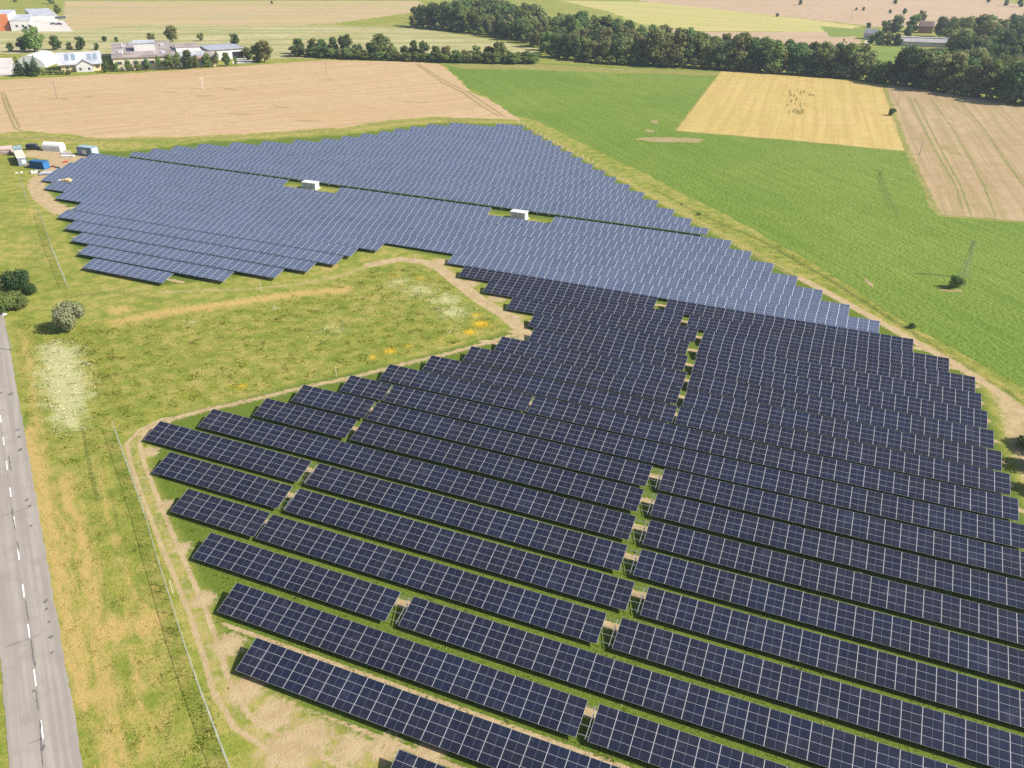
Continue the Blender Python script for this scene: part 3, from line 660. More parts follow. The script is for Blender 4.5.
for q in ([(0, 0, 0), (L2, 0, 0), (L2, 0, 3.2), (L2/2, 0, 5.6), (0, 0, 3.2)], [(L2, 0, 0), (L2, 4, 0), (L2, 4, 3.2), (L2, 0, 3.2)], [(0, 4, 0), (0, 0, 0), (0, 0, 3.2), (0, 4, 3.2)]): b.poly([(x+7.2, y-2.6, z) for x, y, z in q])
pw = b.build('porch', M_whitew, o)
b = MB()
for q in ([(-.4, -.4, 3.05), (L2/2, -.4, 5.75), (L2/2, 7.5, 5.75), (-.4, 4.0, 3.05)], [(L2/2, -.4, 5.75), (L2+.4, -.4, 3.05), (L2+.4, 4.0, 3.05), (L2/2, 7.5, 5.75)]): b.poly([(x+7.2, y-2.6, z+.02) for x, y, z in q]); b.poly([(x+7.2, y-2.6, z+.22) for x, y, z in q][::-1])
b.build('porch_roof', M_roofpale, pw)
b = MB(); b.box((9.2, -2.63, 1.5), (1.1, .06, 1.2)); b.box((13.4, -2.63, 1.5), (1.1, .06, 1.2)); b.build('pane', M_glass, pw)
# dome tent
F = Frame(G(16, 67.5), G(45.5, 67.5)); o = empty('dome_hall', F.A, F.rz); tag(o, 'white half round tent hall behind three dark conifers', 'hall')
b = MB(); n = 14; rad = F.L/2
arc = [(rad-rad*math.cos(math.pi*i/n), rad*.78*math.sin(math.pi*i/n)) for i in range(n+1)]
for i in range(n):
    (xa, za), (xb, zb) = arc[i], arc[i+1]; b.poly([(xa, 0, za), (xb, 0, zb), (xb, 22, zb), (xa, 22, za)][::-1])
b.build('shell', M_tarp, o)
b = MB(); b.poly([(x, .05, z) for x, z in arc][::-1]); b.poly([(x, 21.95, z) for x, z in arc]); b.build('end_wall', M_tarp, o)
b = MB(); b.box((rad, -.05, 1.7), (4, .1, 3.4)); b.build('door', M_grey, o)
# far left retail blocks
o, F = building('orange_shop', 'orange fronted shop building with a dark glazed entrance in the far corner', (-12, 31), (11, 30.5), 40, 10, M_grey, M_roofpale, over=.2)
b = MB(); b.box((F.L-4, -.4, 5.5), (8.0, .8, 11)); b.box((F.L/2-3, -.4, 9.2), (F.L-7, .8, 3.6)); b.build('orange_portal', M_orange, o)
b = MB(); b.box((F.L/2-4, -.1, 3.6), (F.L-9, .2, 6.8)); b.build('shop_glazing', M_glass, o)
building('grey_hall', 'grey flat roofed shopping hall beside the orange shop', (11.8, 31), (32, 30.4), 46, 6.5, M_grey, M_roofpale, wins=[(x, 3.2, 1.8, 1.6) for x in (4, 8, 12)], doors=[(9, 2.4, 3, M_darkp)], over=.2)
building('low_store', 'low pale store building behind the concrete car park', (33, 21.5), (58, 20.6), 60, 4, M_whitew, M_roofpale, wins=[(20, 2.2, 8, 2)], over=.2)
sheet('car_park', pts((32, 31.5), (73, 31.5), (63, 20), (33, 22)), .025, M_conc, .3, 6, seed=200)
sheet('yard_paving', pts((-10, 76), (12, 75.5), (16, 66), (12, 58), (-10, 58)), .030, M_conc, .5, 6, seed=201)
sheet('access_ramp', pts((232, 63.5), (255, 63.0), (246, 57), (234, 57)), .030, M_conc, .4, 6, seed=202)
# right hand farmstead
o, F = building('long_barn', 'long low barn with a grey roof and white ridge among the trees', (900, 46.0), (952, 48.0), 16, 3.0, M_grey, plain('old fibre cement roof', (.28, .26, .27), .8, .1, .3), rise=2.0, over=.5)
b = MB(); b.box((F.L/2, 8, 5.45), (F.L+1, 2.6, .3)); b.build('ridge_strip', M_tarp, o)
building('brick_house', 'red brick house with a dark roof behind the long barn', (919, 33), (932, 33.6), 9, 5.2, M_brick, M_redroof, rise=3.2, wins=[(3, 3, 1.3, 1.6), (7, 3, 1.3, 1.6)], over=.5)
building('grey_cottage', 'pale grey cottage at the end of the wood beside the lane', (863, 39.0), (874, 40.0), 8, 4.2, M_grey, plain('slate roof', (.30, .28, .31), .7, .1, .6), rise=3.0, wins=[(3, 2, 1.2, 1.4), (6.5, 2, 1.2, 1.4)], over=.4)
building('tree_cottage', 'pale cottage half hidden by trees in the right hand wood', (976, 55.0), (990, 55.8), 9, 4.5, M_whitew, plain('faded slate roof', (.34, .33, .36), .7, .1, .6), rise=2.6, wins=[(4, 2.4, 1.2, 1.4)], over=.4)
strip('lane', pts((870, 79), (874, 72), (868, 62), (866, 50), (868, 40)), 2.0, .032, plain('pale lane', (.42, .36, .28), .9, .1, .2), .2, 4, 203)

# transformer kiosks
def kiosk(A, B, label):
    F = Frame(G(*A), G(*B)); o = empty('transformer_kiosk', F.A, F.rz); tag(o, label, 'transformer kiosk', 'white transformer kiosks in the solar field')
    L = F.L
    b = MB(); b.box((L/2, 1.1, .95), (L, 2.2, 1.9)); b.build('body', M_tarp, o)
    b = MB(); b.box((L/2, 1.1, 2.0), (L+.3, 2.5, .18)); b.build('roof', M_tarp, o)
    for x in (L*.3, L*.68):
        b = MB(); b.box((x, -.03, .95), (1.3, .05, 1.6)); d = b.build('door', M_roofpale, o)
        b = MB(); b.box((x, -.07, 1.4), (.9, .04, .45)); b.build('louvre', M_grey, d)
    b = MB(); b.box((L/2, 1.25, .1), (L+.5, 3.0, .2)); b.build('plinth', M_conc, o)
kiosk((302.3, 188.6), (315.6, 190.2), 'white transformer kiosk in the grassy slot between blue rows, nearer the containers')
kiosk((510.5, 218.6), (525, 220.6), 'white transformer kiosk in the grassy slot between blue rows, nearer the green crop')

# containers and clutter in the site yard
def container(name, A, B, D, h, m_side, m_roof, label, m_end=None, group=None):
    F = Frame(G(*A), G(*B) if len(B) == 2 else square_front(G(*A), G(B[0], B[1]), B[2])); o = empty(name, F.A, F.rz); tag(o, label, 'container', group)
    b = MB(); L = F.L; nr = max(4, int(L/.5))
    for (ax, n_, y0) in (('x', nr, 0), ('x', nr, D)):
        for i in range(n_):
            x = L*(i+.5)/n_; b.box((x, y0, h/2), (L/n_*.5, .08, h*.9))
    b.box((L/2, D/2, h/2), (L, D-.04, h)); b.build('body', m_side, o)
    b = MB(); b.box((L/2, D/2, h+.04), (L+.06, D+.06, .08)); b.build('roof', m_roof, o)
    b = MB()
    for x in (0, L):
        for y in (0, D): b.box((x, y, h/2), (.18, .18, h+.1))
    b.build('corner_posts', m_side, o)
    return o, F
o, F = container('shipping_container', (30.6, 168.2), (44.2, 169.8), 2.4, 2.35, M_bluec, M_bluec, 'bright blue shipping container in the site yard')
b = MB(); b.box((F.L+.06, .62, 1.17), (.08, 1.1, 2.1)); b.box((F.L+.06, 1.78, 1.17), (.08, 1.1, 2.1)); b.build('end_doors', plain('lit blue steel', (.035, .15, .38), .4), o)  # same blue steel made lighter: sunlight on this end is put into the colour
o, F = container('site_cabin', (19.0, 166.3), (14.0, 156.0, 2.7), 12.0, 2.5, M_darkp, M_cabroof, 'long site cabin with a bleached pink roof and white windowed end')
b = MB(); b.box((F.L/2, -.08, 1.3), (F.L*.95, .1, 2.3)); e_ = b.build('end_wall', M_steelblue, o)
b = MB(); b.box((F.L*.62, -.15, 1.3), (1.2, .06, 1.3)); wf = b.build('window', M_tarp, e_)
o2, F = container('storage_box', (15.0, 155.8), (13.5, 152.0, 2.6), 3.5, 2.5, M_teal, M_teal, 'small teal storage box behind the long site cabin')
o2, F = container('tool_shed', (78.4, 155.2), (92.5, 157.0), 3.0, 2.9, M_steelblue, M_teal, 'blue grey tool shed with a white panel beside the blue solar rows')
b = MB(); b.box((F.L*.5, -.1, 1.4), (1.9, .08, 1.5)); b.build('panel', M_tarp, o2)
b = MB(); b.box((F.L+.08, 1.5, 1.4), (.06, 2.6, 2.6)); b.build('end_wall', plain('pale teal sheet', (.5, .6, .6), .5), o2)
F = Frame(G(43.2, 151.0), G(60.5, 152.0)); o = empty('shelter', F.A, F.rz); tag(o, 'white rounded tarpaulin shelter at the back of the site yard', 'shelter')
b = MB(); n = 10; W_ = 3.2
prof = [(0, 0), (0, 1.6)]+[(W_/2-W_/2*math.cos(math.pi*i/n), 1.6+1.3*math.sin(math.pi*i/n)) for i in range(1, n)]+[(W_, 1.6), (W_, 0)]
for (ya, za), (yb, zb) in zip(prof[:-1], prof[1:]): b.poly([(0, ya, za), (F.L, ya, za), (F.L, yb, zb), (0, yb, zb)])
b.build('cover', M_tarp, o)
b = MB(); b.poly([(F.L-.02, y, z) for y, z in prof]); b.poly([(.02, y, z) for y, z in prof][::-1]); b.build('end_wall', M_tarp, o)
def car(P, rz, m, label, name='parked_car', s=1.0, van=False):
    o = empty(name, P, rz); tag(o, label, 'van' if van else 'car')
    b = MB(); H1 = 1.2 if van else .75
    prof = [(-2.2, .35), (-2.25, .8), (-2.1, .95 if not van else 1.9), (1.0 if van else -1.6, .98 if not van else 1.95), (1.5, .95), (2.15, .8), (2.2, .35)]
    for s_ in (-.85, .85): b.poly([(x, s_, z) for x, z in (prof if s_ < 0 else prof[::-1])][::-1 if s_ > 0 else 1])
    for (xa, za), (xb, zb) in zip(prof, prof[1:]+prof[:1]): b.poly([(xa, -.85, za), (xa, .85, za), (xb, .85, zb), (xb, -.85, zb)])
    b.build('body', m, o)
    if not van:
        b = MB(); b.box((-.35, 0, 1.2), (2.5, 1.5, .5), 0, 0, (.68, .85)); b.build('windows', M_glass, o)
        b = MB(); b.box((-.35, 0, 1.47), (1.65, 1.26, .06)); b.build('roof', m, o)
    else:
        b = MB(); b.box((1.27, 0, 1.45), (.1, 1.4, .6)); b.build('windscreen', M_glass, o)
    for x in (-1.35, 1.35):
        for y in (-.8, .8):
            b = MB(); b.tube((x, y-.1, .32), (x, y+.1, .32), .32, n=10); b.build('wheel', M_rubber, o)
    return o
car(G(34, 149.5), .1, M_darkp, 'dark van parked beside the white tarpaulin shelter', 'parked_van', van=True)
car(G(53.5, 24.5), .2, plain('grey car paint', (.12, .12, .13), .3), 'grey car in the far corner car park')
car(G(59.5, 24.7), .1, plain('dark red car paint', (.10, .03, .035), .3), 'dark red car at the end of the far corner car park')
car(G(21, 24.0), .4, M_darkp, 'black car close to the wall of the grey shopping hall') if False else None
for i_, (x_, m_, l_) in enumerate([(186, M_tarp, 'white car parked under the street trees before the office wing'), (200.5, M_tarp, 'white car parked under the street trees before the workshop'), (213, M_roofpale, 'silver car parked before the workshop end')]):
    car(G(x_, 67.6-.06*(x_-186)), .42, m_, l_)
def pile(P, rz, items, label, name, cat):
    o = empty(name, P, rz); tag(o, label, cat)
    for nm, c, d, m, r_ in items:
        b = MB(); b.box(c, d, 0, r_); b.build(nm, m, o)
def pallet_items(n, L, W_, m, dz=.14):
    return [('layer', (rng.uniform(-.1, .1), rng.uniform(-.1, .1), dz*(i+.5)), (L, W_, dz*.8), m, rng.uniform(-.05, .05)) for i in range(n)]
pile(G(46.5, 174.5), .2, pallet_items(5, 3.6, 2.2, M_roofpale), 'stack of pale module crates at the mouth of the dirt path', 'crate_stack', 'crates')
pile(G(68, 156.5), .1, pallet_items(3, 4.2, 1.6, M_tarp), 'flat stack of white boards in the yard below the tool shed', 'board_stack', 'boards')
pile(G(66, 153.8), .3, pallet_items(4, 3.0, 1.2, M_roofpale), 'grey board stack beside the tarpaulin shelter', 'board_stack', 'boards')
pile(G(66, 162.3), .5, pallet_items(3, 1.4, 1.0, M_red), 'small red crate stack in the yard', 'crate_stack', 'crates')
pile(G(53.5, 166.8), .1, pallet_items(3, 1.2, 1.0, plain('brown crate', (.28, .12, .08), .8)), 'brown crates between the blue container and the solar rows', 'crate_stack', 'crates')
pile(G(57.2, 167.6), .4, pallet_items(2, 1.3, 1.0, M_darkp), 'black crates beside the first blue solar rows', 'crate_stack', 'crates')
pile(G(32.2, 173.6), .8, [('sack', (0, 0, .45), (.7, .6, .9), M_tarp, .2), ('sack', (.9, -.2, .3), (.9, .7, .6), M_tarp, -.3)], 'two white sacks in the grass near the street lamp', 'sack_pile', 'sacks')
pile(G(36.8, 172.4), .2, [('sack', (0, 0, .4), (.9, .8, .8), M_roofpale, .2)], 'grey sack in the grass below the blue container', 'sack_pile', 'sack')
pile(G(40.5, 172.6), .2, pallet_items(3, 1.0, .9, M_darkp), 'dark crates below the blue container', 'crate_stack', 'crates')
pile(G(28.0, 166.6), .2, pallet_items(4, 1.6, 1.0, M_wood), 'timber pallets between the cabin and the blue container', 'pallet_stack', 'pallets')
pile(G(1.5, 153.0), .3, pallet_items(9, 6.5, 5.5, plain('pinkish boards', (.5, .38, .34), .8), .2), 'large pale board stack at the edge of the photo near the site cabin', 'board_stack', 'boards')
pile(G(67, 181.5, 1.55), ROWROT, [('layer', (0, 0, .35), (2.6, 1.5, .5), M_wood, .3), ('layer', (.4, .2, .75), (1.4, 1.0, .35), M_wood, .9)], 'timber crate resting on the blue solar table near the yard', 'timber_crate', 'crate')
pile(G(62, 181.2, 1.4), ROWROT, [('layer', (0, 0, .3), (2.2, 1.0, .1), M_tarp, .2)], 'white sheet lying on the blue solar table near the yard', 'white_sheet', 'sheet')

# lamps, poles, fences
def street_lamp(base, hpx, label):
    P = G(*base); H = px_h(P, hpx); o = empty('street_lamp', P, .6); tag(o, label, 'street lamp', 'street lamps')
    b = MB(); b.tube((0, 0, 0), (0, 0, H-.2), .11, .06, 8); b.build('pole', M_alu, o)
    b = MB(); b.tube((-.7, 0, H-.25), (.7, 0, H-.25), .05, n=6); b.build('arm', M_alu, o)
    for s in (-1, 1):
        b = MB(); b.box((s*.6, 0, H-.12), (.75, .4, .24), 0, 0, (.7, .6)); b.build('lamp_head', M_tarp, o)
street_lamp((27.5, 203), 30, 'white headed street lamp standing in the grass beside the dirt path')
street_lamp((12, 350), 36, 'street lamp at the roadside near the dark bush')
def pole(base, hpx, m, label, name='utility_pole', cross=True, r=.16):
    P = G(*base); H = px_h(P, hpx); o = empty(name, P, .5); tag(o, label, 'pole')
    b = MB(); b.tube((0, 0, 0), (0, 0, H), r, r*.7, 8); b.build('shaft', m, o)
    if cross:
        b = MB(); b.box((0, 0, H-.6), (1.8, .14, .16)); c = b.build('crossarm', m, o)
        for x in (-.8, 0, .8):
            b = MB(); b.tube((x, 0, H-.52), (x, 0, H-.25), .06, n=6); b.build('insulator', M_whitew, c)
pole((57, 98), 16, M_pole, 'grey pole in the ripe wheat nearest to the containers')
pole((203, 89), 11, M_tarp, 'white pole in the middle of the ripe wheat')
pole((326.5, 73.5), 11, M_pole, 'dark pole in the ripe wheat below the hedgerow')
pole((919.5, 155), 14, M_alu, 'thin grey pole in the tan field, nearer the green crop')
pole((897.5, 105), 14, M_alu, 'thin grey pole at the top of the tan field near the barley')
pole((851, 21), 12, M_alu, 'thin pole in the far tan field above the lane')
pole((272, 52), 12, M_alu, 'pale pole standing at the left end of the hedgerow')
for base, hpx, lb in (((336.5, 377), 10, 'white post on the meadow edge above the dark rows'), ((261.3, 291.5), 10, 'white post below the shortest blue rows'), ((415.5, 260.5), 6, 'white post at the bend of the dirt track'),
                      ((173, 594), 14, 'white post beside the perimeter fence and wheel ruts')):
    P = G(*base); o = empty('marker_post', P); tag(o, lb, 'post', 'white marker posts')
    H = px_h(P, hpx); b = MB(); b.tube((0, 0, 0), (0, 0, H*.9), .04, n=6); b.build('shaft', M_tarp, o); b = MB(); b.box((0, 0, H*.9+.06), (.12, .12, .12)); b.build('cap', M_tarp, o)
def fence(P, label, H=1.9, gap=3.0):
    o = empty('wire_fence', P[0]); tag(o, label, 'fence'); Q = [P[0]]
    for a, b_ in zip(P[:-1], P[1:]):
        n = max(1, round((b_-a).length/gap)); Q += [a+(b_-a)*(i/n) for i in range(1, n+1)]
    Q = [q-P[0] for q in Q]
    for q in Q:
        b = MB(); b.tube(q, q+Vector((0, 0, H)), .035, n=6); b.build('post', M_alu, o)
    b = MB()
    for a, b_ in zip(Q[:-1], Q[1:]): b.tube(a+Vector((0, 0, H-.04)), b_+Vector((0, 0, H-.04)), .028, n=5)
    b.build('top_rail', M_fence, o)
    b = MB()
    for a, b_ in zip(Q[:-1], Q[1:]):
        for z in np.arange(.1, H-.1, .2): b.tube(a+Vector((0, 0, z)), b_+Vector((0, 0, z)), .007, n=3, cap=False)
        n = int((b_-a).length/.2)
        for i in range(n):
            p = a+(b_-a)*(i/n); b.tube(p+Vector((0, 0, .1)), p+Vector((0, 0, H-.06)), .006, n=3, cap=False)
    b.build('wire_mesh', M_fence, o)
M_fence = plain('zinc wire', (.5, .53, .46), .5, .08, 1, .3)
fence(pts((115, 432), (122, 452), (132, 480), (146, 520), (158, 562), (170, 600), (184, 645), (201, 695), (230, 772), (250, 830)), 'long wire mesh fence between the roadside grass and the dirt track')
fence(pts((40, 214), (52, 250), (68, 289)), 'short wire mesh fence running past the street lamp towards the willow bush')
fence(pts((700, 219), (735, 238), (775, 262), (812, 283)), 'low wire fence between the blue rows and the green crop', 1.2, 6.0) if False else None
# lattice mast in the crop
P = G(963, 277); M_mast = plain('weathered mast steel', (.20, .23, .19), .7, .1, 1, .2); o = empty('lattice_mast', P, .3); tag(o, 'grey lattice mast standing beside the lone bush in the green crop', 'mast')
H = px_h(P, 36); b = MB()
for sx in (-1, 1):
    for sy in (-1, 1): b.tube((sx*.75, sy*.75, 0), (sx*.22, sy*.22, H), .035, .03, 4)
b.build('legs', M_mast, o)
b = MB(); n = 11
for i in range(n):
    z0, z1 = H*i/n, H*(i+1)/n; w0, w1 = .75-.53*i/n, .75-.53*(i+1)/n
    for sx, sy, tx, ty in ((-1, -1, 1, -1), (1, -1, 1, 1), (1, 1, -1, 1), (-1, 1, -1, -1)):
        b.tube((sx*w0, sy*w0, z0), (tx*w1, ty*w1, z1), .014, n=3, cap=False); b.tube((tx*w0, ty*w0, z0), (sx*w1, sy*w1, z1), .014, n=3, cap=False)
b.build('bracing', M_mast, o)
b = MB(); b.box((0, 0, H-.4), (2.6, .06, .07)); b.box((0, 0, H-1.6), (2.0, .06, .07)); b.build('crossarm', M_mast, o)

# ---------------------------------------------------------------- trees
def leaf_mat(name, c1, c2, c3):
    m = NT(name); p = m.pos(); oi = m.n('ShaderNodeObjectInfo')
    n = m.noise(p, .35, 3); f = m.noise(p, 2.2, 2)
    c = m.mix(m.ramp(n, .36, .64), c1, c2)
    c = m.mix(m.math('MULTIPLY', m.ramp(f, .45, .7), .6), c, c3)
    hs = m.n('ShaderNodeHueSaturation'); m.l(c, hs.inputs['Color'])
    m.l(m.math('ADD', m.math('MULTIPLY', oi.outputs['Random'], .05), .475), hs.inputs['Hue'])
    m.l(m.math('ADD', m.math('MULTIPLY', oi.outputs['Random'], .55), .72), hs.inputs['Value'])
    d = m.n('ShaderNodeBsdfDiffuse'); m.l(hs.outputs[0], d.inputs[0]); t = m.n('ShaderNodeBsdfTranslucent'); m.l(hs.outputs[0], t.inputs[0])
    x = m.n('ShaderNodeMixShader'); x.inputs[0].default_value = .4; m.l(d.outputs[0], x.inputs[1]); m.l(t.outputs[0], x.inputs[2]); m.l(x.outputs[0], m.out.inputs[0])
    return m.mat
L_dark = leaf_mat('dark foliage', (.085, .135, .050), (.118, .17, .060), (.165, .215, .074))
L_mid = leaf_mat('mid green foliage', (.135, .19, .056), (.18, .228, .067), (.23, .27, .083))
L_olive = leaf_mat('olive foliage', (.19, .215, .08), (.23, .245, .09), (.28, .28, .11))
L_con = leaf_mat('conifer foliage', (.046, .085, .034), (.064, .105, .04), (.09, .13, .048))
L_silver = leaf_mat('silver willow foliage', (.25, .285, .15), (.32, .345, .20), (.42, .43, .28))
M_bark = plain('bark', (.10, .08, .06), .9, .2, 1)
def crown_mesh(name, seed, n, leaf, mat, shape='broad'):
    """foliage of a tree one unit tall: leaf clumps spread through a handful of uneven lobes"""
    r = np.random.default_rng(seed)
    lob = []
    if shape == 'cone':
        for i in range(9):
            z = .16+.80*i/8; R_ = .235*(1-.93*i/8)+.02
            for j in range(3): a = r.uniform(0, 6.28); lob.append((R_*.45*math.cos(a), R_*.45*math.sin(a), z, R_*.8, .09))
    elif shape == 'bush':
        for i in range(12):
            a = r.uniform(0, 6.28); d = .38*math.sqrt(r.uniform(0, 1)); z = r.uniform(.28, .72)*(1-.5*d)
            q = r.uniform(.17, .27); lob.append((d*math.cos(a), d*math.sin(a), z, q, q*.9))
    elif shape == 'tall':
        for i in range(18):
            z = r.uniform(.12, .92); env = .26*math.sqrt(max(.05, 1-((z-.5)/.5)**2)); a = r.uniform(0, 6.28); d = env*math.sqrt(r.uniform(.05, 1))*.8
            q = r.uniform(.06, .13); lob.append((d*math.cos(a), d*math.sin(a), z, q, q*1.3))
    elif shape == 'slim':
        for i in range(9):
            z = .28+.6*i/8; q = .17*math.sin(math.pi*(.18+.72*i/8))+.03; a = r.uniform(0, 6.28); lob.append((.06*math.cos(a), .06*math.sin(a), z, q, q*1.1))
    else:
        for i in range(26):
            z = r.uniform(.14, .86); env = .36*math.sqrt(max(.05, 1-((z-.48)/.46)**2)); a = r.uniform(0, 6.28); d = env*math.sqrt(r.uniform(.05, 1))*.75
            q = r.uniform(.07, .19); lob.append((d*math.cos(a), d*math.sin(a), z, q, q*.85))
    lob = np.array(lob); wts = lob[:, 3]**2; wts /= wts.sum()
    k = r.choice(len(lob), n, p=wts)
    v = r.normal(size=(n, 3)); v /= np.linalg.norm(v, axis=1)[:, None]
    rad = r.uniform(.40, 1.22, n)**.7
    c = lob[k, :3]+v*rad[:, None]*np.stack([lob[k, 3], lob[k, 3], lob[k, 4]], -1)
    c[:, 2] = np.maximum(c[:, 2], .03)
    nrm = v*1.0+r.normal(size=(n, 3))*.4+np.array([0, 0, .25]); nrm /= np.linalg.norm(nrm, axis=1)[:, None]
    t = np.cross(nrm, r.normal(size=(n, 3))); t /= np.linalg.norm(t, axis=1)[:, None]; u = np.cross(nrm, t)
    s = leaf*r.uniform(.6, 1.3, n)[:, None]
    V = np.stack([c-t*s-u*s*.6, c+t*s*.3-u*s, c+t*s+u*s*.5, c-t*s*.4+u*s], 1).reshape(-1, 3)
    me = bpy.data.meshes.new(name); nv = len(V)
    me.vertices.add(nv); me.vertices.foreach_set('co', V.ravel().astype(np.float32))
    me.loops.add(nv); me.loops.foreach_set('vertex_index', np.arange(nv, dtype=np.int32))
    me.polygons.add(n); me.polygons.foreach_set('loop_start', np.arange(0, nv, 4, dtype=np.int32)); me.polygons.foreach_set('loop_total', np.full(n, 4, np.int32))
    me.materials.append(mat); me.update(calc_edges=True); return me
def trunk_mesh(name, seed, h=.55, r0=.028):
    r = random.Random(seed); b = MB(); p = Vector((0, 0, 0)); q = Vector((r.uniform(-.02, .02), r.uniform(-.02, .02), h*.5)); t = Vector((r.uniform(-.03, .03), r.uniform(-.03, .03), h+.15))
    b.tube(p, q, r0, r0*.72, 7, cap=False); b.tube(q, t, r0*.72, r0*.3, 7)
    for i in range(6):
        a = r.uniform(0, 6.28); s = q+(t-q)*r.uniform(0, .8); L = r.uniform(.16, .26)
        b.tube(s, s+Vector((math.cos(a)*L, math.sin(a)*L, L*.7)), r0*.36, r0*.12, 5)
    return b.mesh(name, M_bark)
MATS = {'dark': L_dark, 'mid': L_mid, 'olive': L_olive, 'con': L_con, 'silver': L_silver}
CROWN = {}
for i, (kd, sh, mt) in enumerate([('oak', 'broad', 'dark'), ('ash', 'broad', 'mid'), ('lime', 'broad', 'olive'), ('spruce', 'cone', 'con'), ('slim', 'slim', 'mid'), ('poplar', 'tall', 'olive')]):
    CROWN[kd] = [crown_mesh('crown', 10*i+j, 2400 if sh in ('broad', 'tall') else 900, .030 if sh == 'broad' else .028, MATS[mt], sh) for j in range(5)]
TRUNKS = [trunk_mesh('trunk', 70+j) for j in range(3)]
KIND = {'poplar': 'tall olive green', 'oak': 'dark green', 'ash': 'mid green', 'lime': 'pale olive green', 'spruce': 'dark pointed', 'slim': 'slim green'}
def tree(P, H, kd, label, group, wide=1.0, name=None, cat='tree'):
    o = empty(name or ('conifer' if kd == 'spruce' else 'tree'), P, rng.uniform(0, 6.28)); tag(o, label, cat, group)
    o.scale = (H*wide, H*wide, H)
    link('trunk', rng.choice(TRUNKS), o); link('crown', rng.choice(CROWN[kd]), o)
    return o
def interp(x, T):
    xs, ys = zip(*T); return float(np.interp(x, xs, ys))
# hedgerow behind the wheat
for i, (x, y, h) in enumerate(sorted([(240, 55, 9), (248, 58, 11), (257, 62, 17), (265, 62.5, 22), (299, 54, 17), (313, 55, 16), (322, 56, 18), (333, 57, 19), (346, 57, 23), (358, 58, 15), (371, 58, 16), (382, 59, 26), (392, 59, 16), (404, 60, 14), (414, 60, 19), (425, 61, 19), (436, 61.5, 16), (446, 62, 16), (456, 62, 12),
                               (466, 62, 12), (477, 62, 16), (489, 62.5, 17), (499, 63, 21), (509, 63, 12), (341, 59, 9), (352, 59, 10), (364, 59, 9), (397, 60, 9), (420, 61.5, 9), (431, 62, 9), (440, 62, 9), (451, 62.5, 8), (461, 62.5, 8), (471, 63, 8), (483, 63, 9), (494, 63, 9), (504, 63.5, 9), (518, 62, 10), (526, 62, 11), (535, 62.5, 10)])):
    P = G(x, y); kd = rng.choice(['oak', 'oak', 'ash', 'ash', 'lime'])
    tree(P, px_h(P, h), kd, f"{KIND[kd]} tree of the hedgerow behind the wheat, {ordinal(i+1)} from the factory end", 'hedgerow trees behind the wheat', wide=1.3 if h < 13 else rng.uniform(.8, 1.05))
x = 297.0
while x < 540:
    P = G(x, interp(x, [(297, 56.5), (360, 59.5), (440, 62.5), (510, 64), (540, 63.5)])); tree(P, px_h(P, rng.uniform(7, 12)), rng.choice(['oak', 'ash', 'ash']), 'low shrub filling the foot of the hedgerow behind the wheat', 'shrubs along the foot of the hedgerow', wide=rng.uniform(1.5, 2.1), name='shrub', cat='shrub'); x += rng.uniform(7, 10)
# the wood
front = [(412, 27), (455, 31), (512, 39), (535, 46), (548, 57), (600, 63.5), (700, 68.5), (768, 73), (870, 80)]
topl = [(415, 10), (425, 6), (440, 2), (470, -1), (510, 2), (525, 4), (560, 7), (600, 14), (640, 26), (670, 27), (700, 33), (740, 36), (780, 40), (830, 43), (870, 46)]
nf = 0
x = 415.0
while x < 868:
    yb = interp(x, front); yt = interp(x, topl)
    gap = 640 < x and False
    h = max(12, min(36, (yb-yt)*rng.uniform(.68, 1.06))) if x > 640 else min(rng.uniform(19, 26), yb-yt)
    P = G(x, yb-rng.uniform(0.3, 1.6)); nf += 1
    kd = rng.choice(['oak', 'oak', 'oak', 'ash', 'ash', 'lime', 'poplar'] if x < 690 else ['oak', 'poplar', 'ash', 'ash', 'spruce', 'lime'])
    tree(P, px_h(P, h), kd, f"{KIND[kd]} tree at the wood's front edge, {ordinal(nf)} from the hedgerow end", 'trees along the front edge of the wood', wide=rng.uniform(.7, 1.35))
    x += rng.uniform(8, 11)
for step in range(1, 5):
    x = 420.0+step*2
    while x < 868:
        yb = interp(x, front)-step*6.0; yt = interp(x, topl)
        if yb-yt > 13:
            h = min(rng.uniform(17, 29), yb-yt)
            P = G(x, yb+rng.uniform(-1.5, 1.5)); kd = rng.choice(['oak', 'oak', 'ash', 'lime'])
            tree(P, px_h(P, h), kd, 'leafy tree inside the wood, hidden from the fields by the front edge trees', 'trees inside the wood', wide=rng.uniform(.9, 1.15))
        x += rng.uniform(10, 14)
# undergrowth shrubs close the foot of the wood
x = 416.0; ns = 0
while x < 868:
    P = G(x, interp(x, front)+.6); h = rng.uniform(7, 11); ns += 1
    tree(P, px_h(P, h), rng.choice(['oak', 'ash', 'lime']), 'low shrub at the foot of the wood', 'shrubs along the foot of the wood', wide=rng.uniform(1.3, 1.7), name='shrub', cat='shrub')
    x += rng.uniform(9, 13)
